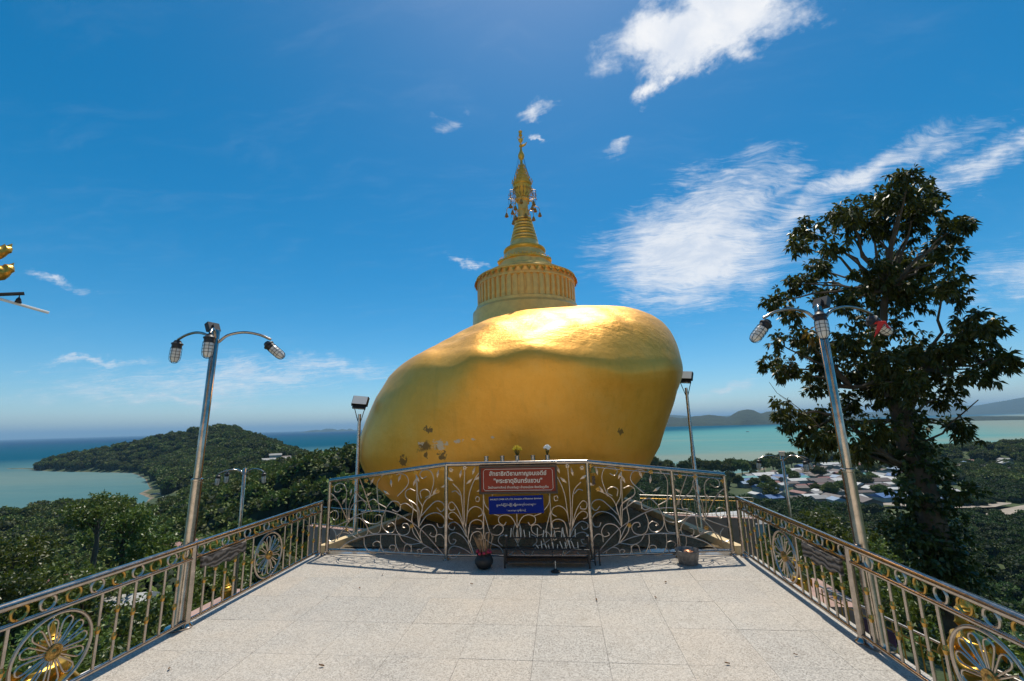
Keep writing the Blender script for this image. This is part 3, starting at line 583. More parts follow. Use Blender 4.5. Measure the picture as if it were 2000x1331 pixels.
# mound: boat-shaped bed of brown gravel between cream kerbs
def mound_half(y): return float(np.interp(y, [8.3, 12.2, 16.0, 19.0], [3.48, 2.46, 1.35, .06]))
ys = np.linspace(8.3, 19, 40); nx = 26; V_ = []
for y in ys:
    h = mound_half(y)
    for k in range(nx):
        u = k/(nx-1)*2-1; V_.append((u*h, y, .02+.16*(1-u*u)*min(1, (y-8.3)/1.2)+.012*math.sin(u*37+y*21)+.012*math.sin(u*61-y*33)))
F_ = [(i*nx+k, i*nx+k+1, (i+1)*nx+k+1, (i+1)*nx+k) for i in range(39) for k in range(nx-1)]
mo = struct(place('gravel_mound', np_mesh('gravel_mound', V_, F_, MAT['gravel'], True)))
mw = MB()
pl = [(-3.48, 8.3), (3.48, 8.3), (2.46, 12.2), (1.35, 16), (.06, 19), (-.06, 19), (-1.35, 16), (-2.46, 12.2)]
mw.add([(x, y, -.02) for x, y in pl]+[(x*1.05, y, -7) for x, y in pl], [tuple(range(8))]+[(i, i+8, (i+1) % 8+8, (i+1) % 8) for i in range(8)])
struct(mw.build('retaining_wall', MAT['cream'], None, False))
for sg in (-1, 1):
    k = MB(); q = [(3.56, 8.0), (2.54, 12.2), (1.42, 16), (.1, 19)]
    for a, b_ in zip(q[:-1], q[1:]):
        vs = []
        for (x, y) in (a, b_):
            for ox, z in ((0, -.3), (.15, -.3), (.15, .13), (0, .13)): vs.append((sg*(x+ox), y, z))
        k.add(vs, [(0, 1, 5, 4), (1, 2, 6, 5), (2, 3, 7, 6), (3, 0, 4, 7), (0, 3, 2, 1), (4, 5, 6, 7)])
    struct(k.build('mound_kerb', MAT['cream'], None, False))
# loose gravel on the mound: uncountable
pv, pf = [], []
for i in range(5200):
    y = random.uniform(8.3, 12.5) if random.random() < .8 else random.uniform(12, 17); h = mound_half(y); u = random.uniform(-.99, .99); x = u*h
    z = .02+.16*(1-u*u)*min(1, (y-8.3)/1.2); s = random.uniform(.012, .034); b0 = len(pv); ph = random.uniform(0, 6)
    for a in range(4): pv.append((x+s*math.cos(ph+a*1.57), y+s*math.sin(ph+a*1.57)*.8, z+random.uniform(-.2, .3)*s))
    pv.append((x+random.uniform(-.3, .3)*s, y, z+s*random.uniform(.6, 1.1)))
    pf += [(b0+a, b0+(a+1) % 4, b0+4) for a in range(4)]
tag(place('gravel', np_mesh('gravel', pv, np.array(pf), MAT['gravel'])), 'loose brown gravel covering the mound under the golden boulder', 'gravel', kind='stuff')

# lower walkways around the terrace (seen through the railings)
for (cx, cy, sx, sy, rz) in [(-7.06, 5.7, .5, 7.4, R(-5.7)), (6.97, 7.6, .8, 7.6, R(10.2)), (-9.4, 20.55, 5.0, .3, R(-20)), (7.1, 23.05, 5.4, .3, R(-14)), (-8.0, 12.0, 2.2, 2.2, 0), (6.95, 13.4, 2.0, 2.0, 0)]:
    w = MB(); w.box((cx, cy, -2.5), (sx, sy, .2), rz); w.box((cx, cy, -5.4), (sx*.94, sy*.97, 5.6), rz)
    struct(w.build('lower_walkway', MAT['pink_wall'], None, False))
# ------------------------------------------------------------------ golden boulder
ROCK = [  # z, x_left, x_right, y_front, y_back
 (.02, -1.5, .9, 9.75, 11.6), (.10, -2.5, 1.55, 9.5, 12.2), (.35, -3.2, 2.1, 9.3, 12.9), (.75, -3.75, 2.55, 9.1, 13.5), (1.15, -4.2, 2.9, 8.95, 14.0),
 (1.6, -4.42, 3.17, 8.8, 14.4), (2.3, -4.26, 3.48, 8.62, 14.7), (2.9, -3.95, 3.72, 8.5, 14.8), (3.3, -3.68, 3.86, 8.43, 14.8), (3.55, -3.48, 3.92, 8.46, 14.8),
 (3.8, -3.26, 3.95, 8.66, 15.6), (4.1, -2.93, 3.94, 8.95, 15.6), (4.4, -2.52, 3.88, 9.3, 15.5), (4.65, -2.10, 3.77, 9.65, 15.4), (4.85, -1.70, 3.61, 10.0, 15.2), (5.0, -1.22, 3.42, 10.3, 15.0),
 (5.08, -.75, 3.15, 10.6, 14.8), (5.12, -.1, 2.4, 11.0, 14.4)]
rk = np.array(ROCK); zs = []
for a, b_ in zip(rk[:-1, 0], rk[1:, 0]): zs += list(np.linspace(a, b_, 5, endpoint=False))
zs.append(rk[-1, 0]); zs = np.array(zs)
def sm_interp(zq, k):
    v = np.interp(zq, rk[:, 0], rk[:, k]); return v
tab = np.stack([sm_interp(zs, k) for k in range(1, 5)], 1)
for it in range(9): tab[2:-2] = (tab[1:-3]+2*tab[2:-2]+tab[3:-1])/4
nph = 144; ph = np.linspace(0, 2*np.pi, nph, endpoint=False); V_ = []
c_, s_ = np.cos(ph), np.sin(ph)
ex = 2/2.35
for z, (xl, xr, yf, yb) in zip(zs, tab):
    cx, a = (xl+xr)/2, (xr-xl)/2; cy, b_ = (yf+yb)/2, (yb-yf)/2
    X = cx+a*np.sign(c_)*np.abs(c_)**ex; Y = cy+b_*np.sign(s_)*np.abs(s_)**ex
    V_.append(np.stack([X, Y, np.full(nph, z)], -1))
V_ = np.array(V_); nz = len(zs)
# broad unevenness: the crest of the front face rises to the left, hollows under it, lumpy right shoulder
X, Y, Z = V_[..., 0].copy(), V_[..., 1].copy(), V_[..., 2].copy()
front = np.clip((11.6-Y)/3.0, 0, 1)
tilt = front*np.exp(-((Z-3.55)/.6)**2)*(-.14*(X-.3)/1.5+.07*np.sin(X*2.1+.4)+.03*np.sin(X*4.7))
V_[..., 2] += np.clip(tilt, -.35, .45)
nz_ = (np.sin(X*1.7+Z*1.1)*np.cos(Y*1.3-.4)+.6*np.sin(X*3.3-Z*2.6+1)*np.cos(Y*2.7)+.4*np.sin(X*6.1+Z*5.3+Y*4))*.022
V_[..., 1] += nz_*1.2; V_[..., 0] += nz_*np.sign(X)*.6
top = np.clip((Z-3.7)/.6, 0, 1)
V_[..., 2] += top*np.clip((10.6-Y)/1.0, .15, 1)*.022*(np.sin(X*5+Y*3.1)+np.sin(X*2.2-Y*6.3)+.6*np.sin(X*9.1+Y*8))
# left shoulder falls away along a blunt edge
edge = np.clip((-.95-X)/1.6, 0, 1)**.8*np.clip((Z-3.0)/.9, 0, 1)*front
V_[..., 1] += edge*.8
# the crest is sharp in the middle of the front and rounds off towards both ends
wgt = np.clip(np.maximum((V_[..., 0]-.9)/1.6, (-.8-V_[..., 0])/1.2), .06, 1)*.5
for it in range(60):
    a_ = (V_[:-2, :, 1]+V_[2:, :, 1])/2; V_[1:-1, :, 1] += wgt[1:-1]*(a_-V_[1:-1, :, 1])
Vf = V_.reshape(-1, 3).tolist(); F_ = [(i*nph+k, i*nph+(k+1) % nph, (i+1)*nph+(k+1) % nph, (i+1)*nph+k) for i in range(nz-1) for k in range(nph)]
Vf.append((1.1, 12.6, 5.14)); ti = len(Vf)-1
F_ += [((nz-1)*nph+k, (nz-1)*nph+(k+1) % nph, ti) for k in range(nph)]
F_.append(tuple(range(nph-1, -1, -1)))
rb = Vector((0, 11.0, 0))
ro = place('golden_boulder', np_mesh('golden_boulder', np.array(Vf)-np.array(rb), F_, MAT['boulder'], True), None, rb)
tag(ro, 'huge egg-shaped golden boulder leaning over the gravel mound', 'boulder')

# ------------------------------------------------------------------ stupa on the boulder
cz0 = 5.12; CX, CY = 0.0, 11.8   # built here, then moved back and enlarged
st = thing('stupa', (CX, CY, cz0), 'golden stupa with tiered spire standing on top of the boulder', 'stupa')
def lt(name, prof, mat, n=64, phase=0, parent=None, angle=30):
    return MB().lathe(prof, n, (CX, CY, 0), phase=phase).build(name, MAT[mat], parent or st, True, angle)
lt('skirt', [(1.63, 4.3), (1.60, 5.24), (1.50, 5.33), (1.50, 5.40), (1.47, 5.42)], 'chedi')
drum = lt('drum', [(1.405, 5.40), (1.405, 6.02)], 'chedi')
NPL = 52
pil = MB().box((1.42, 0, 5.70), (.06, .105, .56)).box((1.438, 0, 5.70), (.045, .06, .562)).mesh('pilaster', MAT['chedi'], False, (0, 0, 0))
for k in range(NPL): place('pilaster', pil, drum, (CX, CY, 0), (0, 0, 2*math.pi*k/NPL))
cor = lt('cornice', [(1.42, 5.97), (1.47, 5.99), (1.47, 6.04), (1.44, 6.06), (1.46, 6.16), (1.50, 6.19), (1.50, 6.22), (1.40, 6.25)], 'chedi')
pt = MB(); pv_ = [(1.47, -.07, 6.19), (1.47, .07, 6.19), (1.54, .055, 6.12), (1.555, 0, 6.03), (1.54, -.055, 6.12), (1.50, 0, 6.13)]
pt.add(pv_, [(0, 1, 2, 5), (5, 2, 3), (5, 3, 4), (0, 5, 4)]); pt.add([(p[0]-.03, p[1], p[2]) for p in pv_], [(5, 2, 1, 0), (3, 2, 5), (4, 3, 5), (4, 5, 0)])
ptm = pt.mesh('lotus_petal', MAT['chedi_deep'], False)
for k in range(46): place('lotus_petal', ptm, cor, (CX, CY, 0), (0, 0, 2*math.pi*(k+.5)/46))
lt('sloped_roof', [(1.46, 6.24), (1.36, 6.27), (1.22, 6.34), (1.22, 6.37), (1.10, 6.39), (.98, 6.46), (.96, 6.50), (.85, 6.53), (.80, 6.57), (.785, 6.70)], 'chedi')
oc = lt('octagonal_ledge', [(.80, 6.69), (.87, 6.71), (.87, 6.76), (.80, 6.775), (.76, 6.80)], 'chedi_deep', 8, R(22.5), None, 20)
knob = MB().ball((0, 0, 0), .022, 6, 4).mesh('stud', MAT['chedi_deep'])
for k in range(40): a = 2*math.pi*k/40; place('stud', knob, oc, (CX+.80*math.cos(a), CY+.80*math.sin(a), 6.80))
lt('bell_base', [(.75, 6.79), (.70, 6.84), (.64, 6.90), (.61, 6.97), (.60, 7.04)], 'chedi')
lt('collar', [(.60, 7.03), (.635, 7.06), (.65, 7.10), (.635, 7.14), (.58, 7.16)], 'chedi_deep')
pr = [(.58, 7.15), (.50, 7.20), (.46, 7.28), (.43, 7.37)]
lt('bell', pr, 'chedi')
for k in range(8):
    t0 = k/8; r_ = .42-.20*t0; z0 = 7.37+.80*t0
    lt('spire_ring', [(r_-.05, z0), (r_, z0+.012), (r_+.012, z0+.045), (r_-.004, z0+.075), (r_-.045, z0+.10)], 'chedi' if k % 2 else 'chedi_deep', 40)
lt('column', [(.175, 8.14), (.20, 8.17), (.165, 8.22), (.165, 8.36), (.19, 8.38), (.165, 8.41), (.155, 8.68), (.22, 8.72), (.22, 8.76), (.16, 8.78)], 'chedi', 32)
ht = lt('umbrella_tier', [(.16, 8.76), (.20, 8.80), (.235, 8.95), (.25, 9.02), (.27, 9.06), (.285, 9.16), (.26, 9.18), (.295, 9.22), (.29, 9.31), (.25, 9.33), (.25, 9.38), (.20, 9.42), (.20, 9.50), (.16, 9.54), (.15, 9.62), (.13, 9.66), (.12, 9.74), (.08, 9.78), (.075, 9.86), (.05, 9.90), (.04, 10.06)], 'chedi_deep', 32)
spk = MB().lathe([(.016, 0), (.02, .03), (.006, .07), (.001, .10)], 5).mesh('flame', MAT['chedi_deep'])
for rr3, zz, kk in [(.30, 9.02, 18), (.32, 9.30, 16), (.24, 9.44, 14), (.19, 9.58, 12), (.15, 9.70, 10), (.10, 9.83, 8)]:
    for k in range(kk): a = 2*math.pi*k/kk; place('flame', spk, ht, (CX+rr3*math.cos(a), CY+rr3*math.sin(a), zz))
lt('bud', [(.03, 10.04), (.055, 10.08), (.10, 10.16), (.105, 10.22), (.075, 10.30), (.04, 10.38), (.03, 10.50), (.06, 10.53), (.03, 10.56), (.02, 10.66)], 'chedi_deep', 20)
vn = MB(); vn.tube([(CX-.05, CY, 10.57), (CX+.04, CY, 10.545), (CX+.14, CY, 10.58), (CX+.20, CY, 10.66)], [.02, .045, .03, .008], 6); vn.build('bird_vane', MAT['chedi_deep'], st)
cr_ = MB()
for k in range(6):
    a = k*math.pi/3; cr_.tube([(CX+.02*math.cos(a), CY+.02*math.sin(a), 10.70), (CX+.07*math.cos(a), CY+.07*math.sin(a), 10.75), (CX+.10*math.cos(a), CY+.10*math.sin(a), 10.85)], [.008, .008, .012], 5)
cr_.build('crown_arms', MAT['chedi_deep'], st)
lt('finial', [(.02, 10.64), (.075, 10.72), (.08, 10.76), (.03, 10.79), (.018, 10.86), (.06, 10.90), (.055, 10.94), (.018, 10.96), (.055, 11.0), (.065, 11.04), (.01, 11.08)], 'chedi_deep', 14)
bell_m = MB().lathe([(.001, .12), (.03, .11), (.045, .07), (.06, .02), (.075, -.02), (.07, -.03), (.001, -.02)], 10).ball((0, 0, -.05), .022, 6, 4).mesh('bell', MAT['bellmetal'])
for k in range(18):
    a = 2*math.pi*k/18+.13; lv = k % 3
    rr3, zz = [(.52, 8.30), (.42, 8.52), (.33, 8.12)][lv]; ca, sa = math.cos(a), math.sin(a)
    arm = MB().tube(catmull([(CX+.17*ca, CY+.17*sa, zz+.10), (CX+rr3*.6*ca, CY+rr3*.6*sa, zz+.24), (CX+rr3*.93*ca, CY+rr3*.93*sa, zz+.20), (CX+rr3*ca, CY+rr3*sa, zz+.06)], 3), .011, 5).build('bell_arm', MAT['chedi_deep'], st)
    place('bell', bell_m, arm, (CX+rr3*ca, CY+rr3*sa, zz-.06), (0, 0, 0), (.85, .85, .85))
for k in range(22):
    a = 2*math.pi*k/22; ca, sa = math.cos(a), math.sin(a); r3 = .40+.04*(k % 2)
    MB().tube([(CX+.28*ca, CY+.28*sa, 9.03), (CX+r3*ca, CY+r3*sa, 8.98), (CX+r3*ca, CY+r3*sa, 8.84), (CX+.20*ca, CY+.20*sa, 8.78)], .008, 4).ball((CX+r3*ca, CY+r3*sa, 8.80), .024, 6, 4).ball((CX+r3*ca, CY+r3*sa, 8.93), .016, 6, 4).build('pendant', MAT['bellmetal'], st)
for k in range(4):
    a = math.pi/4+k*math.pi/2; MB().tube([(CX, CY, 10.5), (CX+.34*math.cos(a), CY+.34*math.sin(a), 9.3), (CX+.6*math.cos(a), CY+.6*math.sin(a), 8.4)], .004, 4).build('stay_wire', MAT['rope'], st)

KS = 13.3/11.8
st.scale = (KS*.945, KS*.945, KS); st.location = (CAM_LOC.x+(CX-CAM_LOC.x)*KS, 13.3, CAM_LOC.z+(cz0-CAM_LOC.z)*KS)
# ------------------------------------------------------------------ ornamental front fence
fe = thing('ornamental_fence', (0, 7.6, 0), 'tall stainless steel scrollwork fence in front of the golden boulder', 'fence')
FL, F1, F2, F4 = (-3.5, 7.94), (-1.21, 7.61), (1.21, 7.61), (3.5, 7.94)
def onL(u): t = u/2.3137; return (FL[0]+(F1[0]-FL[0])*t, FL[1]+(F1[1]-FL[1])*t)
def post(x, y, h, r_=.033):
    o_ = MB().lathe([(r_, 0), (r_, h)], 14, (x, y, .006)).build('post', MAT['steel'], fe)
    MB().lathe([(.06, .002), (.06, .015), (.04, .03)], 14, (x, y, .004)).build('base_flange', MAT['steel_worn'], o_)
for x, y, h in [(FL[0], FL[1], 1.25), (F1[0], F1[1], 1.53), (F2[0], F2[1], 1.53), (2.62, 7.813, 1.36), (F4[0], F4[1], 1.25)]: post(x, y, h)
for a, b_ in [((*FL, 1.27), (*F1, 1.55)), ((*F1, 1.55), (*F2, 1.55)), ((*F2, 1.55), (*F4, 1.27))]:
    MB().tube([a, b_], .038, 14).build('top_rail', MAT['steel'], fe)
    MB().tube([(a[0], a[1], .08), (b_[0], b_[1], .08)], .02, 10).build('bottom_rail', MAT['steel'], fe)
    MB().tube([(a[0], a[1], a[2]-.075), (b_[0], b_[1], b_[2]-.075)], .010, 8).build('upper_bar', MAT['steel'], fe) if b_[0] > 2 else None
for x in (-.565, .565): MB().tube([(x, 7.6, .08), (x, 7.6, 1.51)], .012, 8).build('bar', MAT['steel'], fe)
def scroll(pts): MB().tube(catmull(pts, 5), .0085, 6).build('scroll', MAT['scrollwork'], fe)
for cv in TR_L:
    scroll([(*onL(u), v) for u, v in cv]); scroll([(-onL(u)[0], onL(u)[1], v) for u, v in cv])
for cv in TR_M:
    scroll([(x, 7.6, v) for x, v in cv]); scroll([(-x, 7.6, v) for x, v in cv])
scroll([(0, 7.6, .3), (0, 7.6, .8)])
lf = MB(); lf.add([(0, -.006, 0), (.022, -.012, .07), (0, .008, .15), (-.022, -.012, .07), (0, .012, .07)], [(0, 1, 4), (1, 2, 4), (2, 3, 4), (3, 0, 4), (1, 0, 3, 2)])
lfm = lf.mesh('leaf', MAT['scrollwork'], False)
fl_ = MB()
for k in range(6):
    a = k*math.pi/3; fl_.add([(0, -.012, 0), (.028*math.cos(a-.35), -.012, .028*math.sin(a-.35)), (.048*math.cos(a), -.004, .048*math.sin(a)), (.028*math.cos(a+.35), -.012, .028*math.sin(a+.35))], [(0, 1, 2, 3), (3, 2, 1, 0)])
fl_.ball((0, -.012, 0), .013, 8, 5)
flg, fls = fl_.mesh('flower', MAT['brass'], False), fl_.mesh('flower', MAT['steel'], False)
for u, v, a in TR_Ll:
    x, y = onL(u); place('leaf', lfm, fe, (x, y-.012, v-.06), (0, R(90-a), 0)); place('leaf', lfm, fe, (-x, y-.012, v-.06), (0, -R(90-a), 0))
for u, v in TR_Lf: x, y = onL(u); place('flower', flg, fe, (x, y-.01, v)); place('flower', flg, fe, (-x, y-.01, v))
for x, v, a in TR_Ml: place('leaf', lfm, fe, (x, 7.59, v-.06), (0, R(90-a), 0)); place('leaf', lfm, fe, (-x, 7.59, v-.06), (0, -R(90-a), 0))
for x, v in TR_Mf: place('flower', fls, fe, (x, 7.59, v)); place('flower', fls, fe, (-x, 7.59, v))

# ------------------------------------------------------------------ side railings
bal_m = MB().lathe([(.0135, .08), (.0135, .735)], 10).mesh('baluster', MAT['steel'])
bead_m = MB().lathe([(.013, -.035), (.018, -.025), (.019, -.012), (.026, 0), (.019, .012), (.018, .025), (.013, .035)], 10).mesh('bead', MAT['brass'])
ringg = MB().ring((0, 0, 0), .058, .011, 20, 6).mesh('ring', MAT['brass']); rings = MB().ring((0, 0, 0), .058, .011, 20, 6).mesh('ring', MAT['scrollwork'])
sp_ = MB(); lp = [(0, .0, .055)]+[(0, .045*math.sin(t*math.pi)*(.35+.65*t), .06+.21*t) for t in (.3, .6)]
loop = [(0, .008, .055), (0, .024, .14), (0, .038, .215), (0, .030, .25), (0, 0, .266), (0, -.030, .25), (0, -.038, .215), (0, -.024, .14), (0, -.008, .055)]
spm = MB().tube(catmull(loop, 3), .007, 6).mesh('spoke', MAT['scrollwork'])
wring = MB().ring((0, 0, 0), .305, .013, 40, 8).mesh('wheel', MAT['scrollwork'])
hubm = MB().lathe([(.062, -.018), (.066, 0), (.062, .018)], 16).ball((0, 0, 0), .045, 10, 6, .7).ring((0, 0, .018), .05, .006, 16, 5, 'z').mesh('hub', MAT['hub'])
def railing(X, label, sg):
    t = thing('side_railing', (X, 5.06, 0), label, 'railing')
    y0, y1 = -.52, 7.85
    MB().tube([(X, y0, .90), (X, y1+.03, .90)], .034, 16).build('top_rail', MAT['steel'], t)
    MB().tube([(X, y0, .745), (X, y1, .745)], .021, 12).build('middle_rail', MAT['steel'], t)
    MB().tube([(X, y0, .075), (X, y1, .075)], .021, 12).build('bottom_rail', MAT['steel'], t)
    for y in (-.52, 2.27, 5.06, 7.85):
        p = MB().lathe([(.034, 0), (.034, .89)], 14, (X, y, .006)).build('post', MAT['steel'], t)
        MB().lathe([(.065, .002), (.065, .016), (.045, .03), (.036, .05)], 14, (X, y, .004)).build('base_flange', MAT['steel'], p)
    for pi_, ya in enumerate((-.52, 2.27, 5.06)):
        for k in range(14): place('ring', ringg if k % 2 else rings, t, (X, ya+.095+.2*k, .823))
        yc = ya+1.395
        w = place('wheel', wring, t, (X, yc, .40))
        for k in range(12): s2 = place('spoke', spm, w, (X, yc, .40), (R(30*k+8), 0, 0))
        place('hub', hubm, w, (X, yc, .40), (0, R(90), 0))
        for y in (yc-.36, yc+.36):
            b2 = place('baluster', bal_m, t, (X, y, 0)); place('bead', bead_m, b2, (X, y, .42))
        for sd2 in (-1, 1):
            for k in range(5):
                y = yc+sd2*(.36+.168*(k+1))
                b2 = place('baluster', bal_m, t, (X, y, 0))
                for z in ((.30, .54) if (k+(sd2 > 0)) % 2 else (.45,)): place('bead', bead_m, b2, (X, y, z))
    return t
railing(-3.6, 'stainless steel railing with gold rings and wheels along the left terrace edge', -1)
railing(3.64, 'stainless steel railing with gold rings and wheels along the right terrace edge', 1)
def plaque(X, ya, yb, label, sg):
    ys_ = np.linspace(ya, yb, 14); top_, bot_ = [], []
    for i, y in enumerate(ys_): top_.append(.735+.0*i); bot_.append(.565+.022*math.sin(i*1.3)+.05*abs(i-6.5)/6.5*(1 if sg < 0 else .4))
    vs = []
    for dx2 in (-.016, .016):
        vs += [(X+dx2, y, z) for y, z in zip(ys_, top_)]+[(X+dx2, y, z) for y, z in zip(ys_, bot_)]
    n_ = len(ys_); fs = []
    for i in range(n_-1):
        fs += [(i, i+1, n_+i+1, n_+i), (2*n_+i, 3*n_+i, 3*n_+i+1, 2*n_+i+1), (i, 2*n_+i, 2*n_+i+1, i+1), (n_+i, n_+i+1, 3*n_+i+1, 3*n_+i)]
    fs += [(0, n_, 3*n_, 2*n_), (n_-1, 3*n_-1, 4*n_-1, 2*n_-1)]
    o_ = MB().add(vs, fs).build('carved_plaque', MAT['carved'], None, False); tag(o_, label, 'plaque')
plaque(-3.6+.04, 5.14, 5.88, 'dark carved wooden plaque hung on the left railing beside its post', -1)
plaque(3.64-.04, 5.14, 5.86, 'dark wavy-grained wooden plaque hung on the right railing beside its post', 1)
# ------------------------------------------------------------------ signs
def text_mesh(body, width, bold=0.0, res=2):
    c = bpy.data.curves.new('lettering', 'FONT'); c.body = body; c.size = 1.0; c.align_x = 'CENTER'; c.align_y = 'CENTER'
    c.resolution_u = res; c.offset = bold
    t = bpy.data.objects.new('tmp_text', c); COL.objects.link(t); bpy.context.view_layer.update()
    dg = bpy.context.evaluated_depsgraph_get(); me = bpy.data.meshes.new_from_object(t.evaluated_get(dg))
    bpy.data.objects.remove(t); bpy.data.curves.remove(c)
    co = np.zeros(len(me.vertices)*3, np.float32); me.vertices.foreach_get('co', co); co = co.reshape(-1, 3)
    s = width/(co[:, 0].max()-co[:, 0].min()); co[:, 0] -= (co[:, 0].max()+co[:, 0].min())/2; co[:, 1] -= (co[:, 1].max()+co[:, 1].min())/2
    co *= s; out = np.stack([co[:, 0], np.zeros(len(co)), co[:, 1]], -1)
    me.vertices.foreach_set('co', out.ravel().astype(np.float32)); me.update(); me.materials.clear(); return me
def letter(parent, body, width, x, y, z, bold=0.0, ry=0.0):
    me = text_mesh(body, width, bold); me.materials.append(MAT['sign_ink'])
    return place('lettering', me, parent, (x, y, z), (0, ry, 0))
YS = 7.535
rs = thing('red_sign', (.04, YS, 1.06), 'red board with cream foreign lettering mounted on the middle of the fence', 'sign')
MB().box((.04, YS+.012, 1.287), (1.27, .02, .41)).build('board', MAT['red_board'], rs, False)
for c_, s_ in [((.04, YS+.01, 1.497), (1.32, .05, .035)), ((.04, YS+.01, 1.077), (1.32, .05, .035)), ((-.603, YS+.01, 1.287), (.035, .046, .385)), ((.683, YS+.01, 1.287), (.035, .046, .385))]:
    MB().box(c_, s_).build('frame_bar', MAT['brown_frame'], rs, False)
x0, x1, z0, z1, cc = .04-.585, .04+.585, 1.115, 1.46, .03
bp = [(x0+cc, z1), (x1-cc, z1), (x1, z1-cc), (x1, z0+cc), (x1-cc, z0), (x0+cc, z0), (x0, z0+cc), (x0, z1-cc)]
MB().tube([(x, YS-.001, z) for x, z in bp], .0045, 4, closed=True).build('border_line', MAT['sign_ink'], rs, False)
letter(rs, 'สัทธาธิกวิธานกาญจนเจดีย์', .97, .04, YS-.0035, 1.385, .022)
letter(rs, "''พระธาตุอินทร์แขวน''", .82, .04, YS-.0035, 1.262, .022)
letter(rs, 'วัดบ้านเกาะสิเหร่ ตำบลรัษฎา อำเภอเมือง จังหวัดภูเก็ต', 1.02, .04, YS-.0035, 1.163, .014)
bs = thing('blue_sign', (0, YS, .74), 'small blue board with pale writing hung below the red sign', 'sign')
o_ = MB().box((0, YS+.01, .885), (.915, .012, .28)).build('board', MAT['blue_board'], bs, False)
letter(bs, 'PHUKET DIVER CO.,LTD. Donation of Myanmar devotees', .86, 0, YS-.0005, .975, .008)
letter(bs, 'ဖူးခက်မြို့ နှင်းမြိုင် မြန်မာအလုပ်သမားများ ၊', .66, 0, YS-.0005, .885, .008)
letter(bs, '" ဘာသာရေး လှူဒါန်းသည်', .32, .0, YS-.0005, .795, .008)
for x in (-.40, .40): MB().tube([(x, YS+.03, 1.0), (x, YS+.03, 1.07)], .006, 5).build('hanger', MAT['steel'], bs)
bs.rotation_euler = (0, R(-1.0), 0)
# shelf behind the sign with five vases
sh = tag(MB().box((.02, 7.75, 1.385), (1.30, .14, .014)).box((-.565, 7.66, 1.383), (.03, .12, .012)).box((.565, 7.66, 1.383), (.03, .12, .012)).build('shelf', MAT['steel_worn'], None, False), 'narrow steel shelf behind the top of the red sign', 'shelf')
vase_p = [(.030, 0), (.036, .012), (.028, .05), (.036, .12), (.040, .19), (.036, .23), (.044, .27), (.038, .27), (.028, .20), (.001, .19)]
VN = ['leftmost steel vase, empty, on the shelf behind the red sign', 'second steel vase from the left, empty, behind the red sign', 'middle steel vase holding yellow flowers behind the red sign', 'fourth steel vase from the left, empty, behind the red sign', 'rightmost steel vase holding white flowers behind the red sign']
for i, x in enumerate((-.526, -.243, .019, .295, .546)):
    v = MB().lathe(vase_p, 16, (x, 7.75, 1.394)).build('vase', MAT['steel_worn'])
    tag(v, VN[i], 'vase', 'vases on the shelf')
def bouquet(x, y, z, mat, label, n_, s):
    t = thing('bouquet', (x, y, z), label, 'flowers')
    for k in range(n_):
        a = k*2.4; r_ = s*math.sqrt(k/n_); px, py, pz = x+r_*math.cos(a), y+r_*math.sin(a), z+.10+.05*(1-(r_/s)**2)+random.uniform(-.01, .01)
        fm = MB()
        for q in range(3):
            fm.lathe([(.026-.006*q, .012+.010*q), (.030-.008*q, .003+.008*q), (.012, -.012+.004*q), (.001, -.014)], 9, (px, py, pz), phase=q*.35)
        fm.build('flower', MAT[mat], t, False)
        MB().tube([(x, y, z-.02), ((x+px)/2, (y+py)/2, z+.04), (px, py, pz-.01)], .003, 4).build('stem', MAT['leaf_vine'], t)
bouquet(.019, 7.75, 1.66, 'yellow_flower', 'small bunch of yellow flowers in the middle vase', 15, .07)
bouquet(.546, 7.75, 1.66, 'white_flower', 'small bunch of white flowers in the rightmost vase', 11, .05)
hb = thing('hanging_bell', (1.30, 7.6, 1.37), 'small gold bell hanging on the fence right of the red sign', 'bell')
MB().lathe([(.048, 0), (.05, .008), (.036, .035), (.030, .07), (.018, .088), (.001, .092)], 14, (1.30, 7.585, 1.37)).build('bell_body', MAT['brass'], hb)
MB().tube([(1.30, 7.585, 1.46), (1.30, 7.59, 1.53)], .004, 5).build('cord', MAT['rope'], hb); MB().tube([(1.30, 7.585, 1.38), (1.30, 7.585, 1.33)], .004, 5).box((1.30, 7.585, 1.25), (.05, .004, .14)).build('clapper_tag', MAT['brown_frame'], hb, False)

# ------------------------------------------------------------------ offerings on the floor
ip = thing('incense_pot', (-.50, 7.22, .004), 'round black pot on the floor stuffed with incense sticks', 'pot')
MB().lathe([(.09, 0), (.12, .015), (.165, .08), (.17, .13), (.14, .19), (.12, .21), (.135, .235), (.12, .235), (.105, .20), (.001, .19)], 24, (-.50, 7.22, .004)).build('pot_body', MAT['iron'], ip)
for k in range(26):
    a = k*2.4; r_ = .085*math.sqrt(k/26); lx, ly = random.uniform(-.13, .06)+.6*r_*math.cos(a), random.uniform(-.05, .10); h = random.uniform(.26, .42)
    x, y = -.50+r_*math.cos(a), 7.22+r_*math.sin(a)
    MB().tube([(x, y, .19), (x+lx, y+ly, .19+h)], .0042, 5).build('incense_stick', MAT['stick'], ip)
for k in range(9):
    a = k*.7; MB().ball((-.50+.115*math.cos(a), 7.22+.115*math.sin(a), .255+.012*(k % 3)), .034, 8, 5, .8).build('red_blossom', MAT['red_flower'], ip)
ip.scale = (.86, .86, .92)
cr2 = thing('candle_rack', (.48, 7.35, .004), 'black iron candle rack with stubs of candles at the fence foot', 'rack')
for x in (-.17, 1.14):
    for y in (7.22, 7.46): MB().box((x, y, .20 if y > 7.3 else .14), (.03, .03, .39 if y > 7.3 else .27)).build('leg', MAT['iron'], cr2, False)
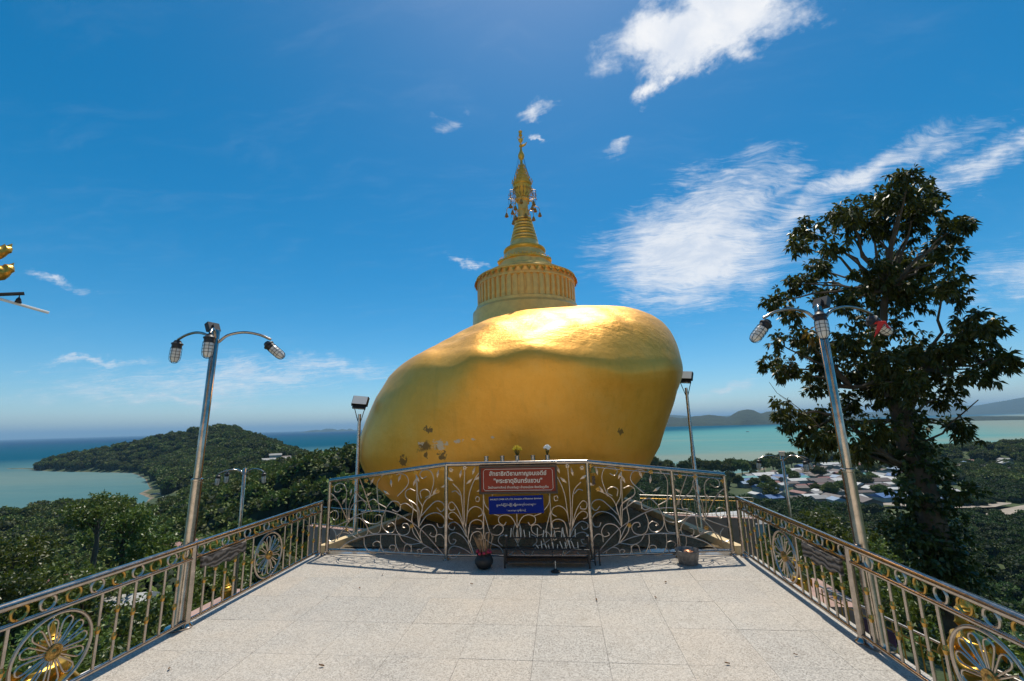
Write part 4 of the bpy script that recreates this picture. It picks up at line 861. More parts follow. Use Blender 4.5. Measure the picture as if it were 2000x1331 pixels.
for (y, z, r_) in [(7.46, .39, .011), (7.46, .25, .010), (7.34, .25, .010), (7.22, .27, .010), (7.22, .10, .012), (7.46, .10, .012)]:
    MB().tube([(-.18, y, z), (1.15, y, z)], r_, 8).build('crossbar', MAT['iron'], cr2)
MB().box((.485, 7.34, .09), (1.30, .22, .008)).build('drip_tray', MAT['black'], cr2, False)
for x in (-.17, 1.14): MB().ball((x, 7.46, .42), .026, 10, 6).build('knob', MAT['steel_worn'], cr2)
for k in range(17):
    x = -.08+k*.072+random.uniform(-.02, .02); h = random.uniform(.07, .15)
    if random.random() < .12: continue
    MB().tube([(x, 7.46, .40), (x+random.uniform(-.02, .02), 7.46, .40+h)], .0075, 6).build('candle', MAT['candle'], cr2)
for k in range(11):
    x = .35+k*.062+random.uniform(-.015, .015); h = random.uniform(.05, .12)
    MB().tube([(x, 7.34, .262), (x+random.uniform(-.05, .01), 7.34, .262+h)], .0075, 6).build('candle', MAT['candle'], cr2)
for k in range(34): MB().box((-.14+k*.0385, 7.21, .123), (.008, .008, .03)).build('spike', MAT['iron'], cr2, False)
bk = thing('bin_bucket', (2.67, 7.50, .004), 'weathered grey metal basin on the floor at the right of the fence', 'basin')
MB().lathe([(.155, 0), (.16, .01), (.20, .22), (.208, .235), (.20, .24), (.19, .225), (.15, .08), (.001, .075)], 28, (2.67, 7.50, .004)).build('basin_body', MAT['dull_metal'], bk)
MB().lathe([(.06, 0), (.085, .03), (.09, .04), (.075, .03), (.001, .012)], 18, (2.68, 7.50, .17)).build('copper_dish', MAT['copper'], bk)
MB().lathe([(.135, 0), (.14, .03), (.001, .035)], 18, (2.67, 7.50, .13)).build('ash', MAT['concrete'], bk)
bk.scale = (.88, .88, .86)
so2 = thing('stake_holder', (.62, 7.06, .004), 'small dark metal holder with a spike standing before the candle rack', 'holder')
MB().lathe([(.07, 0), (.075, .012), (.03, .03), (.012, .05)], 14, (.62, 7.06, .004)).build('foot', MAT['iron'], so2); MB().tube([(.62, 7.06, .04), (.62, 7.06, .16)], .006, 6).build('spike', MAT['candle'], so2)
bx2 = thing('metal_stand', (1.27, 7.42, .004), 'short black metal stand leaning at the right end of the candle rack', 'stand')
for dx2, dy2 in ((-.035, -.05), (.035, -.05), (-.035, .05), (.035, .05)): MB().box((1.27+dx2, 7.42+dy2, .13), (.018, .018, .25)).build('leg', MAT['iron'], bx2, False)
MB().box((1.27, 7.42, .245), (.10, .14, .012)).build('top_plate', MAT['iron'], bx2, False)
DL = ['dry curled leaf on the paving beside the left railing', 'yellowish dry leaf on the paving toward the lower left', 'dark dry leaf on the paving near the right railing', 'brown dry leaf on the paving at the lower right', 'brown dry leaf just below the left end of the boulder shadow', 'dry leaf on the paving left of the terrace middle', 'small dry leaf below the incense pot', 'dry leaf on the paving right of the terrace middle', 'curled dry leaf on a joint below the grey basin', 'pale dry leaf near the foot of the grey basin']
for i, (x, y) in enumerate([(-3.0, 4.22), (-1.55, 4.35), (2.88, 4.78), (2.2, 4.59), (-2.0, 6.85), (-2.1, 6.3), (-.55, 6.5), (1.14, 6.0), (1.88, 6.1), (2.13, 6.64)]):
    s = random.uniform(.016, .030); lm = MB(); vs = []
    for k in range(5):
        t = k/4; w_ = math.sin(math.pi*min(.98, t+.04))*.45
        for u in (-1, 0, 1): vs.append(((t-.5)*2*s, u*w_*s, .010+.35*s*(abs(u)*.9+t*t)))
    lm.add(vs, [(k*3+j, k*3+j+1, k*3+j+4, k*3+j+3) for k in range(4) for j in range(2)])
    o_ = place('dry_leaf', lm.mesh('dry_leaf', MAT['dryleaf']), None, (x, y, .003), (0, 0, random.uniform(0, 6))); tag(o_, DL[i], 'leaf', 'dry leaves on the paving')

# ------------------------------------------------------------------ lamp posts
glass_m = MB().lathe([(.062, 0), (.068, -.02), (.068, -.17), (.055, -.21), (.03, -.235), (.001, -.24)], 18).mesh('glass', MAT['glass'])
cap_m = MB().lathe([(.02, .13), (.045, .125), (.06, .09), (.085, .075), (.085, .055), (.072, .05), (.072, .0), (.06, -.005)], 14).mesh('cap', MAT['black'])
cg = MB()
for z in (-.01, -.06, -.11, -.16): cg.ring((0, 0, z), .074, .0032, 18, 5, 'z')
for k in range(4):
    a = k*math.pi/4
    for sg in (1,): cg.tube(catmull([(.077*math.cos(a), .077*math.sin(a), 0), (.077*math.cos(a), .077*math.sin(a), -.17), (.05*math.cos(a), .05*math.sin(a), -.235), (0, 0, -.255), (-.05*math.cos(a), -.05*math.sin(a), -.235), (-.077*math.cos(a), -.077*math.sin(a), -.17), (-.077*math.cos(a), -.077*math.sin(a), 0)], 3), .0032, 5)
cage_m = cg.mesh('wire_cage', MAT['iron'])
def lamp_post(x, y, z0, H, label, group, arms, flood_rz, flood=True):
    t = thing('lamp_post', (x, y, z0), label, 'lamp post', group)
    MB().lathe([(.13, 0), (.13, .02), (.07, .03), (.058, .06), (.058, 1.62), (.064, 1.625), (.064, 1.65), (.044, 1.66)], 18, (x, y, z0)).build('lower_pole', MAT['steel'], t)
    MB().lathe([(.044, 1.65), (.044, H), (.03, H+.02)], 18, (x, y, z0)).build('upper_pole', MAT['steel'], t)
    for (az_, span, tl, rise) in arms:
        ca, sa = math.sin(R(az_)), math.cos(R(az_))
        def pt_(r_, z): return (x+ca*r_, y+sa*r_, z0+z)
        ex_, ez_ = span, H-.03
        a = MB().tube(catmull([pt_(.04, H-.15), pt_(span*.22, H-.05), pt_(span*.5, H-.005), pt_(span*.78, H-.03), pt_(span, ez_-.06)], 5), .017, 10).build('arm', MAT['steel'], t)
        hp = Vector(pt_(span, ez_-.17)); off = Vector((ca, sa, 0))*math.sin(R(tl))*.10
        rot = Matrix.Rotation(R(-tl), 4, Vector((-sa, ca, 0)).cross(Vector((0, 0, 1))).cross(Vector((0, 0, 1)))) if False else Matrix.Rotation(R(-tl), 4, Vector((0, 0, 1)).cross(Vector((ca, sa, 0))))
        e = rot.to_euler(); head = place('lamp_head', cap_m, t, hp+off*.3, e, (.80, .80, .80))
        gl = place('glass', glass_m, head, (0, 0, 0)); gl.location = (0, 0, 0)
        cg2 = place('wire_cage', cage_m, head, (0, 0, 0)); cg2.location = (0, 0, 0)
    if flood:
        f = place('floodlight', MB().box((0, .04, .09), (.15, .07, .12)).box((0, -.01, .05), (.08, .05, .08)).mesh('floodlight', MAT['black'], False), t, (x, y, z0+H-.01), (R(-28), 0, flood_rz))
        g2 = place('glass', MB().box((0, .079, .09), (.13, .006, .10)).mesh('glass', MAT['flood'], False), f, (0, 0, 0)); g2.location = (0, 0, 0)
    return t
lpl = lamp_post(-3.69, 5.05, .004, 3.50, 'tall steel lamp post with three caged lamps beside the left railing', 'three-armed lamp posts', [(-84, .60, 3, .02), (72, .66, 50, .02), (150, .30, 2, .0)], R(75))
lp2 = lamp_post(3.74, 4.985, .004, 3.38, 'tall steel lamp post tied with red cloth beside the right railing', 'three-armed lamp posts', [(-92, .60, 42, .02), (80, .62, 52, .02), (-150, .26, 6, .0)], R(-60))
lamp_post(-7.97, 11.55, -2.4, 3.6, 'slender three-armed lamp post on the lower level beyond the left railing', 'three-armed lamp posts', [(-80, .62, 4, .02), (95, .62, 4, .02), (-130, .6, 4, .0)], 0, False)
lamp_post(6.9, 13.2, -2.4, 3.55, 'slender three-armed lamp post on the lower level beyond the right railing', 'three-armed lamp posts', [(-92, .64, 8, .02), (100, .62, 18, .02), (150, .62, 4, .0)], R(160), True)
lpl.rotation_euler = (0, R(1.4), 0); lp2.rotation_euler = (0, R(-.6), 0)
rc = MB()
cpt = Vector((3.74+.60, 5.06, 3.14))
rc.ring((4.345, 5.06, 3.185), .052, .014, 14, 6, 'z')
rc.add([(4.30, 5.00, 3.20), (4.35, 4.99, 3.17), (4.27, 4.97, 3.07), (4.20, 4.965, 3.01), (4.24, 4.97, 3.10)], [(0, 1, 2, 3, 4), (4, 3, 2, 1, 0)])
rc.add([(4.35, 4.99, 3.19), (4.38, 5.0, 3.17), (4.40, 4.985, 3.10), (4.36, 4.985, 3.11)], [(0, 1, 2, 3), (3, 2, 1, 0)])
tag(rc.build('red_ribbon', MAT['red_cloth']), 'red cloth tied round the right lamp arm', 'ribbon')
# floodlight masts beside the boulder
def mast(x, y, ztop, label, rz):
    t = thing('floodlight_mast', (x, y, -2.4), label, 'floodlight', 'floodlight masts by the boulder')
    MB().lathe([(.05, -2.4), (.05, ztop-1.6), (.042, ztop-1.58), (.036, ztop-.12)], 12, (x, y, 0)).build('pole', MAT['steel_worn'], t)
    MB().tube([(x-.15, y, ztop+.10), (x-.13, y, ztop+.02), (x, y, ztop-.40)], .010, 6).tube([(x+.15, y, ztop+.10), (x+.13, y, ztop+.02), (x, y, ztop-.40)], .010, 6).build('yoke', MAT['iron'], t)
    hd = place('lamp_housing', MB().box((0, .02, 0), (.38, .24, .09), 0, .92).box((0, -.10, -.04), (.30, .12, .07)).mesh('lamp_housing', MAT['iron'], False), t, (x, y, ztop+.17), (R(62), R(6), rz))
    g2 = place('glass', MB().box((0, .02, .05), (.33, .21, .012)).box((0, -.115, -.04), (.27, .10, .006)).mesh('glass', MAT['flood'], False), hd, (0, 0, 0)); g2.location = (0, 0, 0)
mast(-3.93, 9.93, 2.66, 'floodlight on a thin mast left of the boulder', R(12))
mast(4.05, 11.55, 3.12, 'floodlight on a thin mast right of the boulder', R(-25))

# ------------------------------------------------------------------ lower railings
lbal = MB().box((0, 0, .44), (.016, .016, .84)).mesh('baluster', MAT['brass'], False)
def low_rail(a, b_, z, label, n_, boards=()):
    a, b_ = Vector((*a, z)), Vector((*b_, z)); t = thing('lower_railing', a, label, 'railing', 'railings on the lower level')
    d = b_-a; rz = math.atan2(d.y, d.x)
    for h, r_, m_ in ((.90, .022, 'steel_worn'), (.74, .012, 'brass'), (.10, .016, 'steel_worn')): MB().tube([a+Vector((0, 0, h)), b_+Vector((0, 0, h))], r_, 8).build('rail', MAT[m_], t)
    for k in range(n_+1): place('baluster', lbal, t, a+d*(k/n_), (0, 0, rz))
    for k in (0, .5, 1): p = a+d*k; MB().lathe([(.03, 0), (.03, .92)], 10, tuple(p)).build('post', MAT['steel_worn'], t)
    for u in boards:
        p = a+d*u; MB().box((p.x, p.y, z+.58), (.75, .02, .24), rz).build('purple_board', MAT['purple_board'], t, False)
low_rail((-7.4, 2.2), (-6.7, 9.2), -2.4, 'low railing with a purple board on the walkway below the left railing', 44, (.86,))
low_rail((-11.6, 21.3), (-7.2, 19.7), -2.4, 'low railing on the lower level behind the left end of the fence', 26)
low_rail((7.6, 4.0), (6.3, 11.2), -2.4, 'low railing with a purple board on the walkway below the right railing', 44, (.80,))
low_rail((4.6, 23.6), (9.6, 22.4), -2.4, 'low railing on the lower level behind the right end of the fence', 28)

# ------------------------------------------------------------------ golden deity statues on pedestals
def statue(x, y, ztop, face, label, h=1.25):
    z0 = ztop-h; t = thing('golden_statue', (x, y, z0-.02), label, 'statue', 'golden statues below the terrace')
    b = MB()
    b.lathe([(.21, 0), (.23, .05), (.19, .30), (.17, .48), (.16, .58), (.19, .68), (.235, .80), (.22, .88), (.10, .93), (.065, .955), (.062, .99)], 20, (0, 0, 0), 1.0, .72)
    b.lathe([(.05, .96), (.085, 1.0), (.097, 1.05), (.09, 1.10), (.07, 1.135)], 16, (0, -.01, 0), .92, 1.0)
    b.tube(catmull([(.22, 0, .83), (.27, -.06, .66), (.20, -.20, .62), (.02, -.25, .76)], 4), [.062]*5+[.052]*4+[.045]*4, 8)
    b.tube(catmull([(-.22, 0, .83), (-.27, -.06, .66), (-.20, -.20, .62), (-.02, -.25, .76)], 4), [.062]*5+[.052]*4+[.045]*4, 8)
    b.lathe([(.03, 0), (.038, .05), (.02, .12), (.004, .15)], 8, (0, -.26, .74))
    b.tube([(0, -.09, 1.055), (0, -.118, 1.035), (0, -.10, 1.02)], [.012, .018, .012], 6)
    me = b.mesh('body', MAT['goldpaint']); o_ = place('body', me, t, (x, y, z0), (0, 0, face), (1.0*h/1.32,)*3)
    md = o_.modifiers.new('remesh', 'REMESH'); md.mode = 'VOXEL'; md.voxel_size = .014; md.use_smooth_shade = True
    c2 = MB().lathe([(.10, 1.11), (.112, 1.125), (.10, 1.15), (.085, 1.16), (.09, 1.18), (.065, 1.20), (.068, 1.215), (.04, 1.24), (.03, 1.28), (.006, 1.36)], 16)
    for sg in (-1, 1): c2.tube([(sg*.10, .0, 1.05), (sg*.135, .01, 1.12), (sg*.14, .02, 1.2)], [.022, .02, .004], 6)
    place('crown', c2.mesh('crown', MAT['goldpaint']), t, (x, y, z0), (0, 0, face), (1.0*h/1.32,)*3)
    s2 = MB()
    for sg in (-1, 1): s2.add([(sg*.18, .06, .88), (sg*.36, .10, .78), (sg*.40, .10, .95), (sg*.26, .08, .95)], [(0, 1, 2, 3), (3, 2, 1, 0)])
    s2.tube([(-.2, .02, .86), (.0, -.13, .74), (.2, .02, .86)], .02, 6)
    place('shoulder_ornament', s2.mesh('shoulder_ornament', MAT['goldpaint']), t, (x, y, z0), (0, 0, face), (1.0*h/1.32,)*3)
    MB().lathe([(.34, -2.4-z0), (.34, -.10), (.30, -.08), (.30, -.02), (.26, 0)], 8, (x, y, z0)).build('pedestal', MAT['pink_wall'], t, False)
statue(-5.2, 4.95, .05, R(100), 'golden praying deity statue behind the near left railing wheel')
statue(-5.2, 7.7, -.34, R(100), 'golden deity statue seen below the plaque of the left railing')
statue(-5.25, 4.1, -.22, R(100), 'golden statue at the left picture edge beyond the railing')
statue(5.2, 5.85, .16, R(-100), 'golden deity statue beyond the rings of the near right railing')
statue(5.2, 9.5, -.38, R(-100), 'golden deity statue behind the far wheel of the right railing')

# ------------------------------------------------------------------ roof ornament entering at the left edge
t = thing('roof_finial', (-6.05, 4.15, -2.4), 'golden curled roof finial on a white post at the left picture edge', 'finial')
MB().lathe([(.10, 0), (.10, 6.45), (.15, 6.50)], 12, (-6.05, 4.15, -2.4)).build('white_post', MAT['white_paint'], t)
def curl(nm, pts, rad, sp_):
    m_ = MB(); pp = catmull([(p_[0]-.11, p_[1]-.06, p_[2]+.045) for p_ in pts], 4); m_.tube(pp, [rad[min(len(rad)-1, i*len(rad)//len(pp))] for i in range(len(pp))], 10)
    for k in range(2, len(pp)-1, 2): q = pp[k]; m_.tube([q, q+Vector((.03, .04, .09+.02*(k % 3)))*sp_], [.05, .004], 6)
    return m_.build(nm, MAT['goldpaint'], t)
curl('lower_curl', [(-6.05, 4.15, 4.08), (-5.96, 4.27, 4.12), (-5.86, 4.40, 4.17), (-5.80, 4.47, 4.27)], [.10, .12, .12, .11, .10, .08, .06, .02], .9)
curl('upper_curl', [(-6.05, 4.15, 4.28), (-5.98, 4.24, 4.38), (-5.89, 4.36, 4.42), (-5.82, 4.44, 4.50)], [.13, .13, .12, .11, .09, .07, .05, .015], .9)
curl('tip_curl', [(-6.06, 4.14, 4.45), (-6.01, 4.2, 4.56), (-5.98, 4.24, 4.68)], [.11, .10, .08, .06, .03, .01], .6)
MB().tube([(-6.05, 4.15, 3.86), (-5.80, 4.50, 3.98)], .022, 8).build('bracket', MAT['iron'], t)
MB().lathe([(.03, 0), (.032, .01), (.022, .05), (.006, .075), (.004, .10)], 10, (-5.82, 4.47, 3.85)).build('wind_bell', MAT['iron'], t)
MB().tube([(-6.05, 4.15, 3.93), (-5.672, 4.70, 3.775)], .017, 8).build('white_rod', MAT['white_paint'], t)
# ------------------------------------------------------------------ vegetation
def unit(v): return v/np.maximum(np.linalg.norm(v, axis=-1, keepdims=True), 1e-9)
def leaves_np(C, O, k, L, Wd, droop, rng, spread=1.0):
    """k kite-shaped leaves fanned round every centre C, leaning along O and drooping"""
    n = len(C); c = np.repeat(C, k, 0); o = np.repeat(O, k, 0)
    d = unit(o*.55+rng.normal(size=(n*k, 3))*spread+np.array([0, 0, -droop]))
    s = unit(np.cross(d, rng.normal(size=(n*k, 3)))); nn = np.cross(s, d)
    l = (L*rng.uniform(.7, 1.25, (n*k, 1))); w = Wd*rng.uniform(.75, 1.2, (n*k, 1))
    b = c+d*l*.08; tip = c+d*l+np.array([0, 0, -1])*l*droop*.25; mid = c+d*l*.5
    V = np.stack([b, mid+s*w*.5+nn*w*.12, tip, mid-s*w*.5+nn*w*.12], 1).reshape(-1, 3)
    return V, np.arange(n*k*4).reshape(-1, 4)
def blob_centres(blobs, dens, rng, shell=.45, zs_=.85):
    C, O = [], []
    for x, y, z, r in blobs:
        m = max(4, int(dens*r*r)); d = unit(rng.normal(size=(m, 3))); rad = r*(shell+(1-shell)*rng.uniform(0, 1, (m, 1))**.6)
        rad = rad*(1+.18*np.sin(d[:, :1]*5+x)+.18*np.sin(d[:, 2:]*6+y))
        p = d*rad; p[:, 2] *= zs_; C.append(p+np.array([x, y, z])); O.append(d)
    return np.concatenate(C), np.concatenate(O)
def limb(mb, p, q, r0_, r1_, rng, sag=.0, k=5, n=7):
    p, q = Vector(p), Vector(q); L_ = (q-p).length; pts = []
    for i in range(k+1):
        t_ = i/k; j = Vector(rng.normal(size=3))*L_*.035*math.sin(math.pi*t_)
        pts.append(p.lerp(q, t_)+j+Vector((0, 0, sag*L_*math.sin(math.pi*t_))))
    mb.tube(pts, [r0_+(r1_-r0_)*i/k for i in range(k+1)], n)
# --- the big tree on the right
rng = np.random.default_rng(5)
TB = (10.85, 13.7)
tg = float(ground(*TB))
bt = thing('broadleaf_tree', (TB[0], TB[1], tg), 'large dark broadleaf tree with vine-covered trunk beyond the right railing', 'tree')
TR_T = [(x, y, z, r*1.04) for x, y, z, r in TR_T]
tr = MB(); hub1 = Vector((10.6, 13.9, 2.0)); hub2 = Vector((10.35, 14.0, 3.8)); hub3 = Vector((11.2, 13.5, 3.4)); hub4 = Vector((10.7, 13.6, 5.8))
tr.tube(catmull([(TB[0]+.1, TB[1], tg-.5), (TB[0], TB[1], -3), (10.75, 13.75, 0), hub1], 4), [.42, .40, .38, .36, .34, .33, .32, .31, .30, .29, .27, .25, .23], 12)
limb(tr, hub1, hub2, .17, .12, rng); limb(tr, hub1, hub3, .16, .12, rng); limb(tr, hub2, hub4, .11, .08, rng); limb(tr, (10.7, 13.8, .4), (9.2, 14.4, 2.2), .12, .05, rng)
limb(tr, (10.75, 13.8, 1.3), (11.9, 12.9, 2.5), .035, .012, rng, -.05)
hubs = [hub1, hub2, hub3, hub4, Vector((9.2, 14.4, 2.2)), Vector((10.7, 13.8, .6)), Vector((9.6, 14.1, 3.0))]
for x, y, z, r in TR_T:
    c = Vector((x, y, z)); cand = [h for h in hubs if h.z < z+.3] or [hub1]
    h = min(cand, key=lambda q: (q-c).length); limb(tr, h, c, .055, .014, rng, .04, 5, 6)
limb(tr, (9.2, 14.6, 1.6), (7.75, 15.2, 3.35), .022, .006, rng, -.12, 8, 5); limb(tr, (8.3, 15.0, 2.45), (7.95, 15.1, 2.9), .008, .003, rng, .1, 4, 4)
tr.build('trunk', MAT['bark'], bt)
C, O = blob_centres(TR_T, 175, rng, .12)
Vv, Ff = leaves_np(C, O, 11, .205, .072, .85, rng, .75)
place('crown', np_mesh('crown', Vv-np.array([TB[0], TB[1], tg]), Ff, MAT['leaf_big']), bt, (TB[0], TB[1], tg))
# yellowing sprigs and vines on the trunk
yb = [TR_T[i] for i in (20, 31, 32, 34)]
C, O = blob_centres([(b[0], b[1]-.3, b[2], b[3]*.5) for b in yb], 25, rng, .3); Vv, Ff = leaves_np(C, O, 5, .26, .09, .5, rng)
place('yellow_leaves', np_mesh('yellow_leaves', Vv-np.array([TB[0], TB[1], tg]), Ff, MAT['yellow_leaf']), bt, (TB[0], TB[1], tg))
vb = [tuple(b) for b in TR_V]+[(10.72, 13.72, z_, .5) for z_ in (-2.6, -1.8, -1.0, -.2, .6, 1.3, 2.0)]+[(10.9, 13.7, -4.5, 1.3), (10.7, 13.8, -6, 1.4), (11.5, 13.6, -5.2, 1.1), (10.0, 13.9, -5.2, 1.1)]
C, O = blob_centres(vb, 230, rng, .3); Vv, Ff = leaves_np(C, O, 6, .15, .09, .6, rng)
place('vines', np_mesh('vines', Vv-np.array([TB[0], TB[1], tg]), Ff, MAT['leaf_vine']), bt, (TB[0], TB[1], tg))

# --- reusable trees: trunk mesh + leafy crown mesh, built once per variant
def tree_variant(seed, R_, H_, nb, dens, L, Wd, k, mat, droop=.25, flat=.75):
    rng = np.random.default_rng(seed); blobs = []
    for i in range(nb):
        a = rng.uniform(0, 6.28); rr = R_*.75*math.sqrt(rng.uniform(.05, 1)); zz = H_*(.52+.40*rng.uniform()*(1-.55*(rr/R_)**2))
        blobs.append((rr*math.cos(a), rr*math.sin(a), zz, R_*rng.uniform(.26, .42)))
    blobs.append((0, 0, H_*.86, R_*.40))
    C, O = blob_centres(blobs, dens, rng, .35, flat); Vv, Ff = leaves_np(C, O, k, L, Wd, droop, rng, .8)
    t = MB(); t.tube(catmull([(0, 0, -1.2), (.1, .05, H_*.25), (-.1, .1, H_*.5), (0, 0, H_*.75)], 3), [.28*H_/8]*3+[.22*H_/8]*3+[.15*H_/8]*3+[.07*H_/8], 8)
    for b in blobs: limb(t, (0, 0, H_*rng.uniform(.3, .6)), b[:3], .07*H_/8, .02, rng, .05, 4, 5)
    return np_mesh('crown', Vv, Ff, mat), t.mesh('trunk', MAT['bark'])
SV = [tree_variant(21+i, 3.6, 7.5, 17, 24, .34, .15, 7, MAT['leaf_slope'], .3) for i in range(4)]
def put_tree(name, var, x, y, label, group, s=1.0, rz=None, z=None, sz=1.0):
    z = float(ground(x, y)) if z is None else z; rz = random.uniform(0, 6.28) if rz is None else rz
    t = thing(name, (x, y, z), label, 'tree', group)
    for nm, me in zip(('crown', 'trunk'), var):
        o_ = bpy.data.objects.new(nm, me); COL.objects.link(o_); o_.parent = t; o_.rotation_euler = (0, 0, rz); o_.scale = (s, s, s*sz)
    return t
# left slope below the railing: trees one can tell apart (x, y, top height wanted)
SL = [(-42.8, 41.2, -4.2, 1.0), (-40.4, 36.4, -2.3, .75), (-48, 36, -5.5, 1.0), (-41.5, 31.5, -3.8, .9), (-35.8, 26.1, -4.8, .85), (-38, 31.6, -6.0, 1.0), (-40.7, 43.3, -6.0, 1.1), (-38.5, 46.5, -7.6, 1.1),
      (-33.1, 29.6, -6.0, 1.0), (-26.5, 21.9, -6.3, .95), (-27.1, 28.7, -7.0, 1.0), (-30, 37, -8.0, 1.1), (-24, 34, -8.5, 1.0), (-20, 27, -7.6, .9), (-18.5, 19.5, -6.2, .8), (-22, 16.5, -6.0, .85), (-16, 24, -7.0, .8),
      (-30, 18, -6.4, .9), (-14.5, 15.0, -5.6, .65), (-13.5, 20, -6.2, .7), (-16.5, 11, -5.2, .7), (-19, 7, -5.4, .8), (-13.0, 7.5, -5.4, .55), (-12.5, 11.5, -5.6, .55), (-25, 10, -6, .9), (-33, 41, -8.5, 1.0), (-28, 46, -10, 1.1), (-22, 42, -10, 1.1), (-13.8, 26, -8.0, .8), (-47, 29, -5.8, 1.0), (-53, 41, -6.8, 1.1), (-16.5, 33, -10, .95)]
def row_names(spots, cuts, words, tail):
    out = {}
    for ci, w in enumerate(words):
        lo = cuts[ci-1] if ci else 0; hi = cuts[ci] if ci < len(cuts) else 1e9
        ids = sorted([i for i, q in enumerate(spots) if lo <= math.hypot(q[0]-.8, q[1]) < hi], key=lambda i: bearing(spots[i][0], spots[i][1]))
        for k, i in enumerate(ids): out[i] = tail % (ORD[k], w)
    return out
SLN = row_names(SL, (24, 34, 46), ('nearest', 'second', 'third', 'farthest'), '%s leafy tree from the left in the %s row on the left slope')
for i, (x, y, ztop, s) in enumerate(SL):
    H_ = 7.5*s
    dd = math.hypot(x-.8, y)
    lab = 'tall leafy tree standing above the rest of the left slope against the bay' if i == 1 else 'thin-crowned tree against the bay at the left' if i == 3 else \
SLN[i]
    put_tree('slope_tree', SV[i % 4], x, y, lab, 'trees on the slope below the left railing', s, None, ztop-H_*.98-(1.3 if dd > 34 and i > 1 else .5))
# right slope: scrub and small trees beyond the right railing
SR = [(14.9, 26.5, -2.9, .62), (15.9, 31.6, -5.2, .75), (12.3, 27.7, -5.4, .7), (12.9, 21.9, -4.3, .62), (21.7, 34.1, -6.0, .85), (17.5, 24, -5.2, .7), (9.5, 19.5, -5.6, .6), (9.0, 24.5, -6.2, .7), (14.0, 17.2, -4.9, .6), (12.6, 10.5, -5.6, .65), (10.8, 7.2, -5.2, .5), (15, 8, -6.8, .8), (10.6, 10.9, -6.2, .5), (17.8, 13.5, -7.5, .8), (20.5, 20, -8.2, .9), (9.9, 4.5, -5.4, .5), (5.5, 28, -7.0, .7), (24, 28, -9.5, .9), (9.0, 15.8, -5.4, .5), (8.8, 12.2, -5.0, .45)]
SRN = row_names(SR, (18, 28), ('nearest', 'middle', 'farthest'), '%s shrub from the left in the %s row below the right railing')
for i, (x, y, ztop, s) in enumerate(SR):
    dd = math.hypot(x-.8, y); lab = 'dark spiky-leaved sapling rising beside the right lamp post against the village' if i == 0 else SRN[i]
    put_tree('shrub', SV[(i+1) % 4], x, y, lab, 'shrubs on the slope below the right railing', s, None, ztop-7.5*s*.98)

# --- forest canopy as one mass (instanced crowns)
def crown_variant(seed, mat, R_=4.0, q=150):
    rng = np.random.default_rng(seed); blobs = [(0, 0, 4.6, 2.2)]
    for i in range(9):
        a = rng.uniform(0, 6.28); rr = R_*.72*math.sqrt(rng.uniform(.15, 1)); blobs.append((rr*math.cos(a), rr*math.sin(a), 4.6-1.9*(rr/R_)**2+rng.uniform(-.5, .6), R_*rng.uniform(.28, .42)))
    C, O = blob_centres(blobs, q/15, rng, .72, .8); Vv, Ff = leaves_np(C, O, 4, .95, .62, .15, rng, .9)
    Vc, Fc = [], []
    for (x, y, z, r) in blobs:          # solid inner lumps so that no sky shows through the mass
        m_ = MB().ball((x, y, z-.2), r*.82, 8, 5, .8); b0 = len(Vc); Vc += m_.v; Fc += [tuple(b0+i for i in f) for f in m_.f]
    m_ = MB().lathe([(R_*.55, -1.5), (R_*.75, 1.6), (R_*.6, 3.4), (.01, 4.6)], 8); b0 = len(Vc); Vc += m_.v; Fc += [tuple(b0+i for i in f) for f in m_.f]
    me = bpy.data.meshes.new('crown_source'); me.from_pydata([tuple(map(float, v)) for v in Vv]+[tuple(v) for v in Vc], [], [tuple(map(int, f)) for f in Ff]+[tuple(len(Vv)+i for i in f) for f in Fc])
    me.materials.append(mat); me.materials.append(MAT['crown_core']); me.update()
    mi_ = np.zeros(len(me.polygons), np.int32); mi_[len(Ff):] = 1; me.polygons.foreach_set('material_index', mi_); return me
def forest(name, pts, scl, label, srcs, kind='stuff'):
    col = bpy.data.collections.new(name+'_crowns')
    for me in srcs: col.objects.link(bpy.data.objects.new('crown_source', me))
    me = bpy.data.meshes.new(name); me.from_pydata([tuple(map(float, p)) for p in pts], [], [])
    at = me.attributes.new('sc', 'FLOAT', 'POINT'); at.data.foreach_set('value', np.asarray(scl, np.float32))
    o_ = bpy.data.objects.new(name, me); COL.objects.link(o_)
    ng = bpy.data.node_groups.new(name, 'GeometryNodeTree')
    ng.interface.new_socket('Geometry', in_out='INPUT', socket_type='NodeSocketGeometry'); ng.interface.new_socket('Geometry', in_out='OUTPUT', socket_type='NodeSocketGeometry')
    gi = ng.nodes.new('NodeGroupInput'); go = ng.nodes.new('NodeGroupOutput'); ip_ = ng.nodes.new('GeometryNodeInstanceOnPoints'); ci = ng.nodes.new('GeometryNodeCollectionInfo')
    ci.inputs[0].default_value = col; ci.inputs[1].default_value = True; ci.inputs[2].default_value = True
    rv = ng.nodes.new('FunctionNodeRandomValue'); rv.data_type = 'FLOAT_VECTOR'; rv.inputs[0].default_value = (-.12, -.12, 0); rv.inputs[1].default_value = (.12, .12, 6.283)
    na_ = ng.nodes.new('GeometryNodeInputNamedAttribute'); na_.data_type = 'FLOAT'; na_.inputs[0].default_value = 'sc'
    L = ng.links.new; L(gi.outputs[0], ip_.inputs['Points']); L(ci.outputs[0], ip_.inputs['Instance']); ip_.inputs['Pick Instance'].default_value = True
    L(rv.outputs[0], ip_.inputs['Rotation']); L(na_.outputs[0], ip_.inputs['Scale']); L(ip_.outputs[0], go.inputs[0])
    md = o_.modifiers.new('scatter', 'NODES'); md.node_group = ng
    tag(o_, label, 'forest', kind=kind); return o_
rng = np.random.default_rng(8)
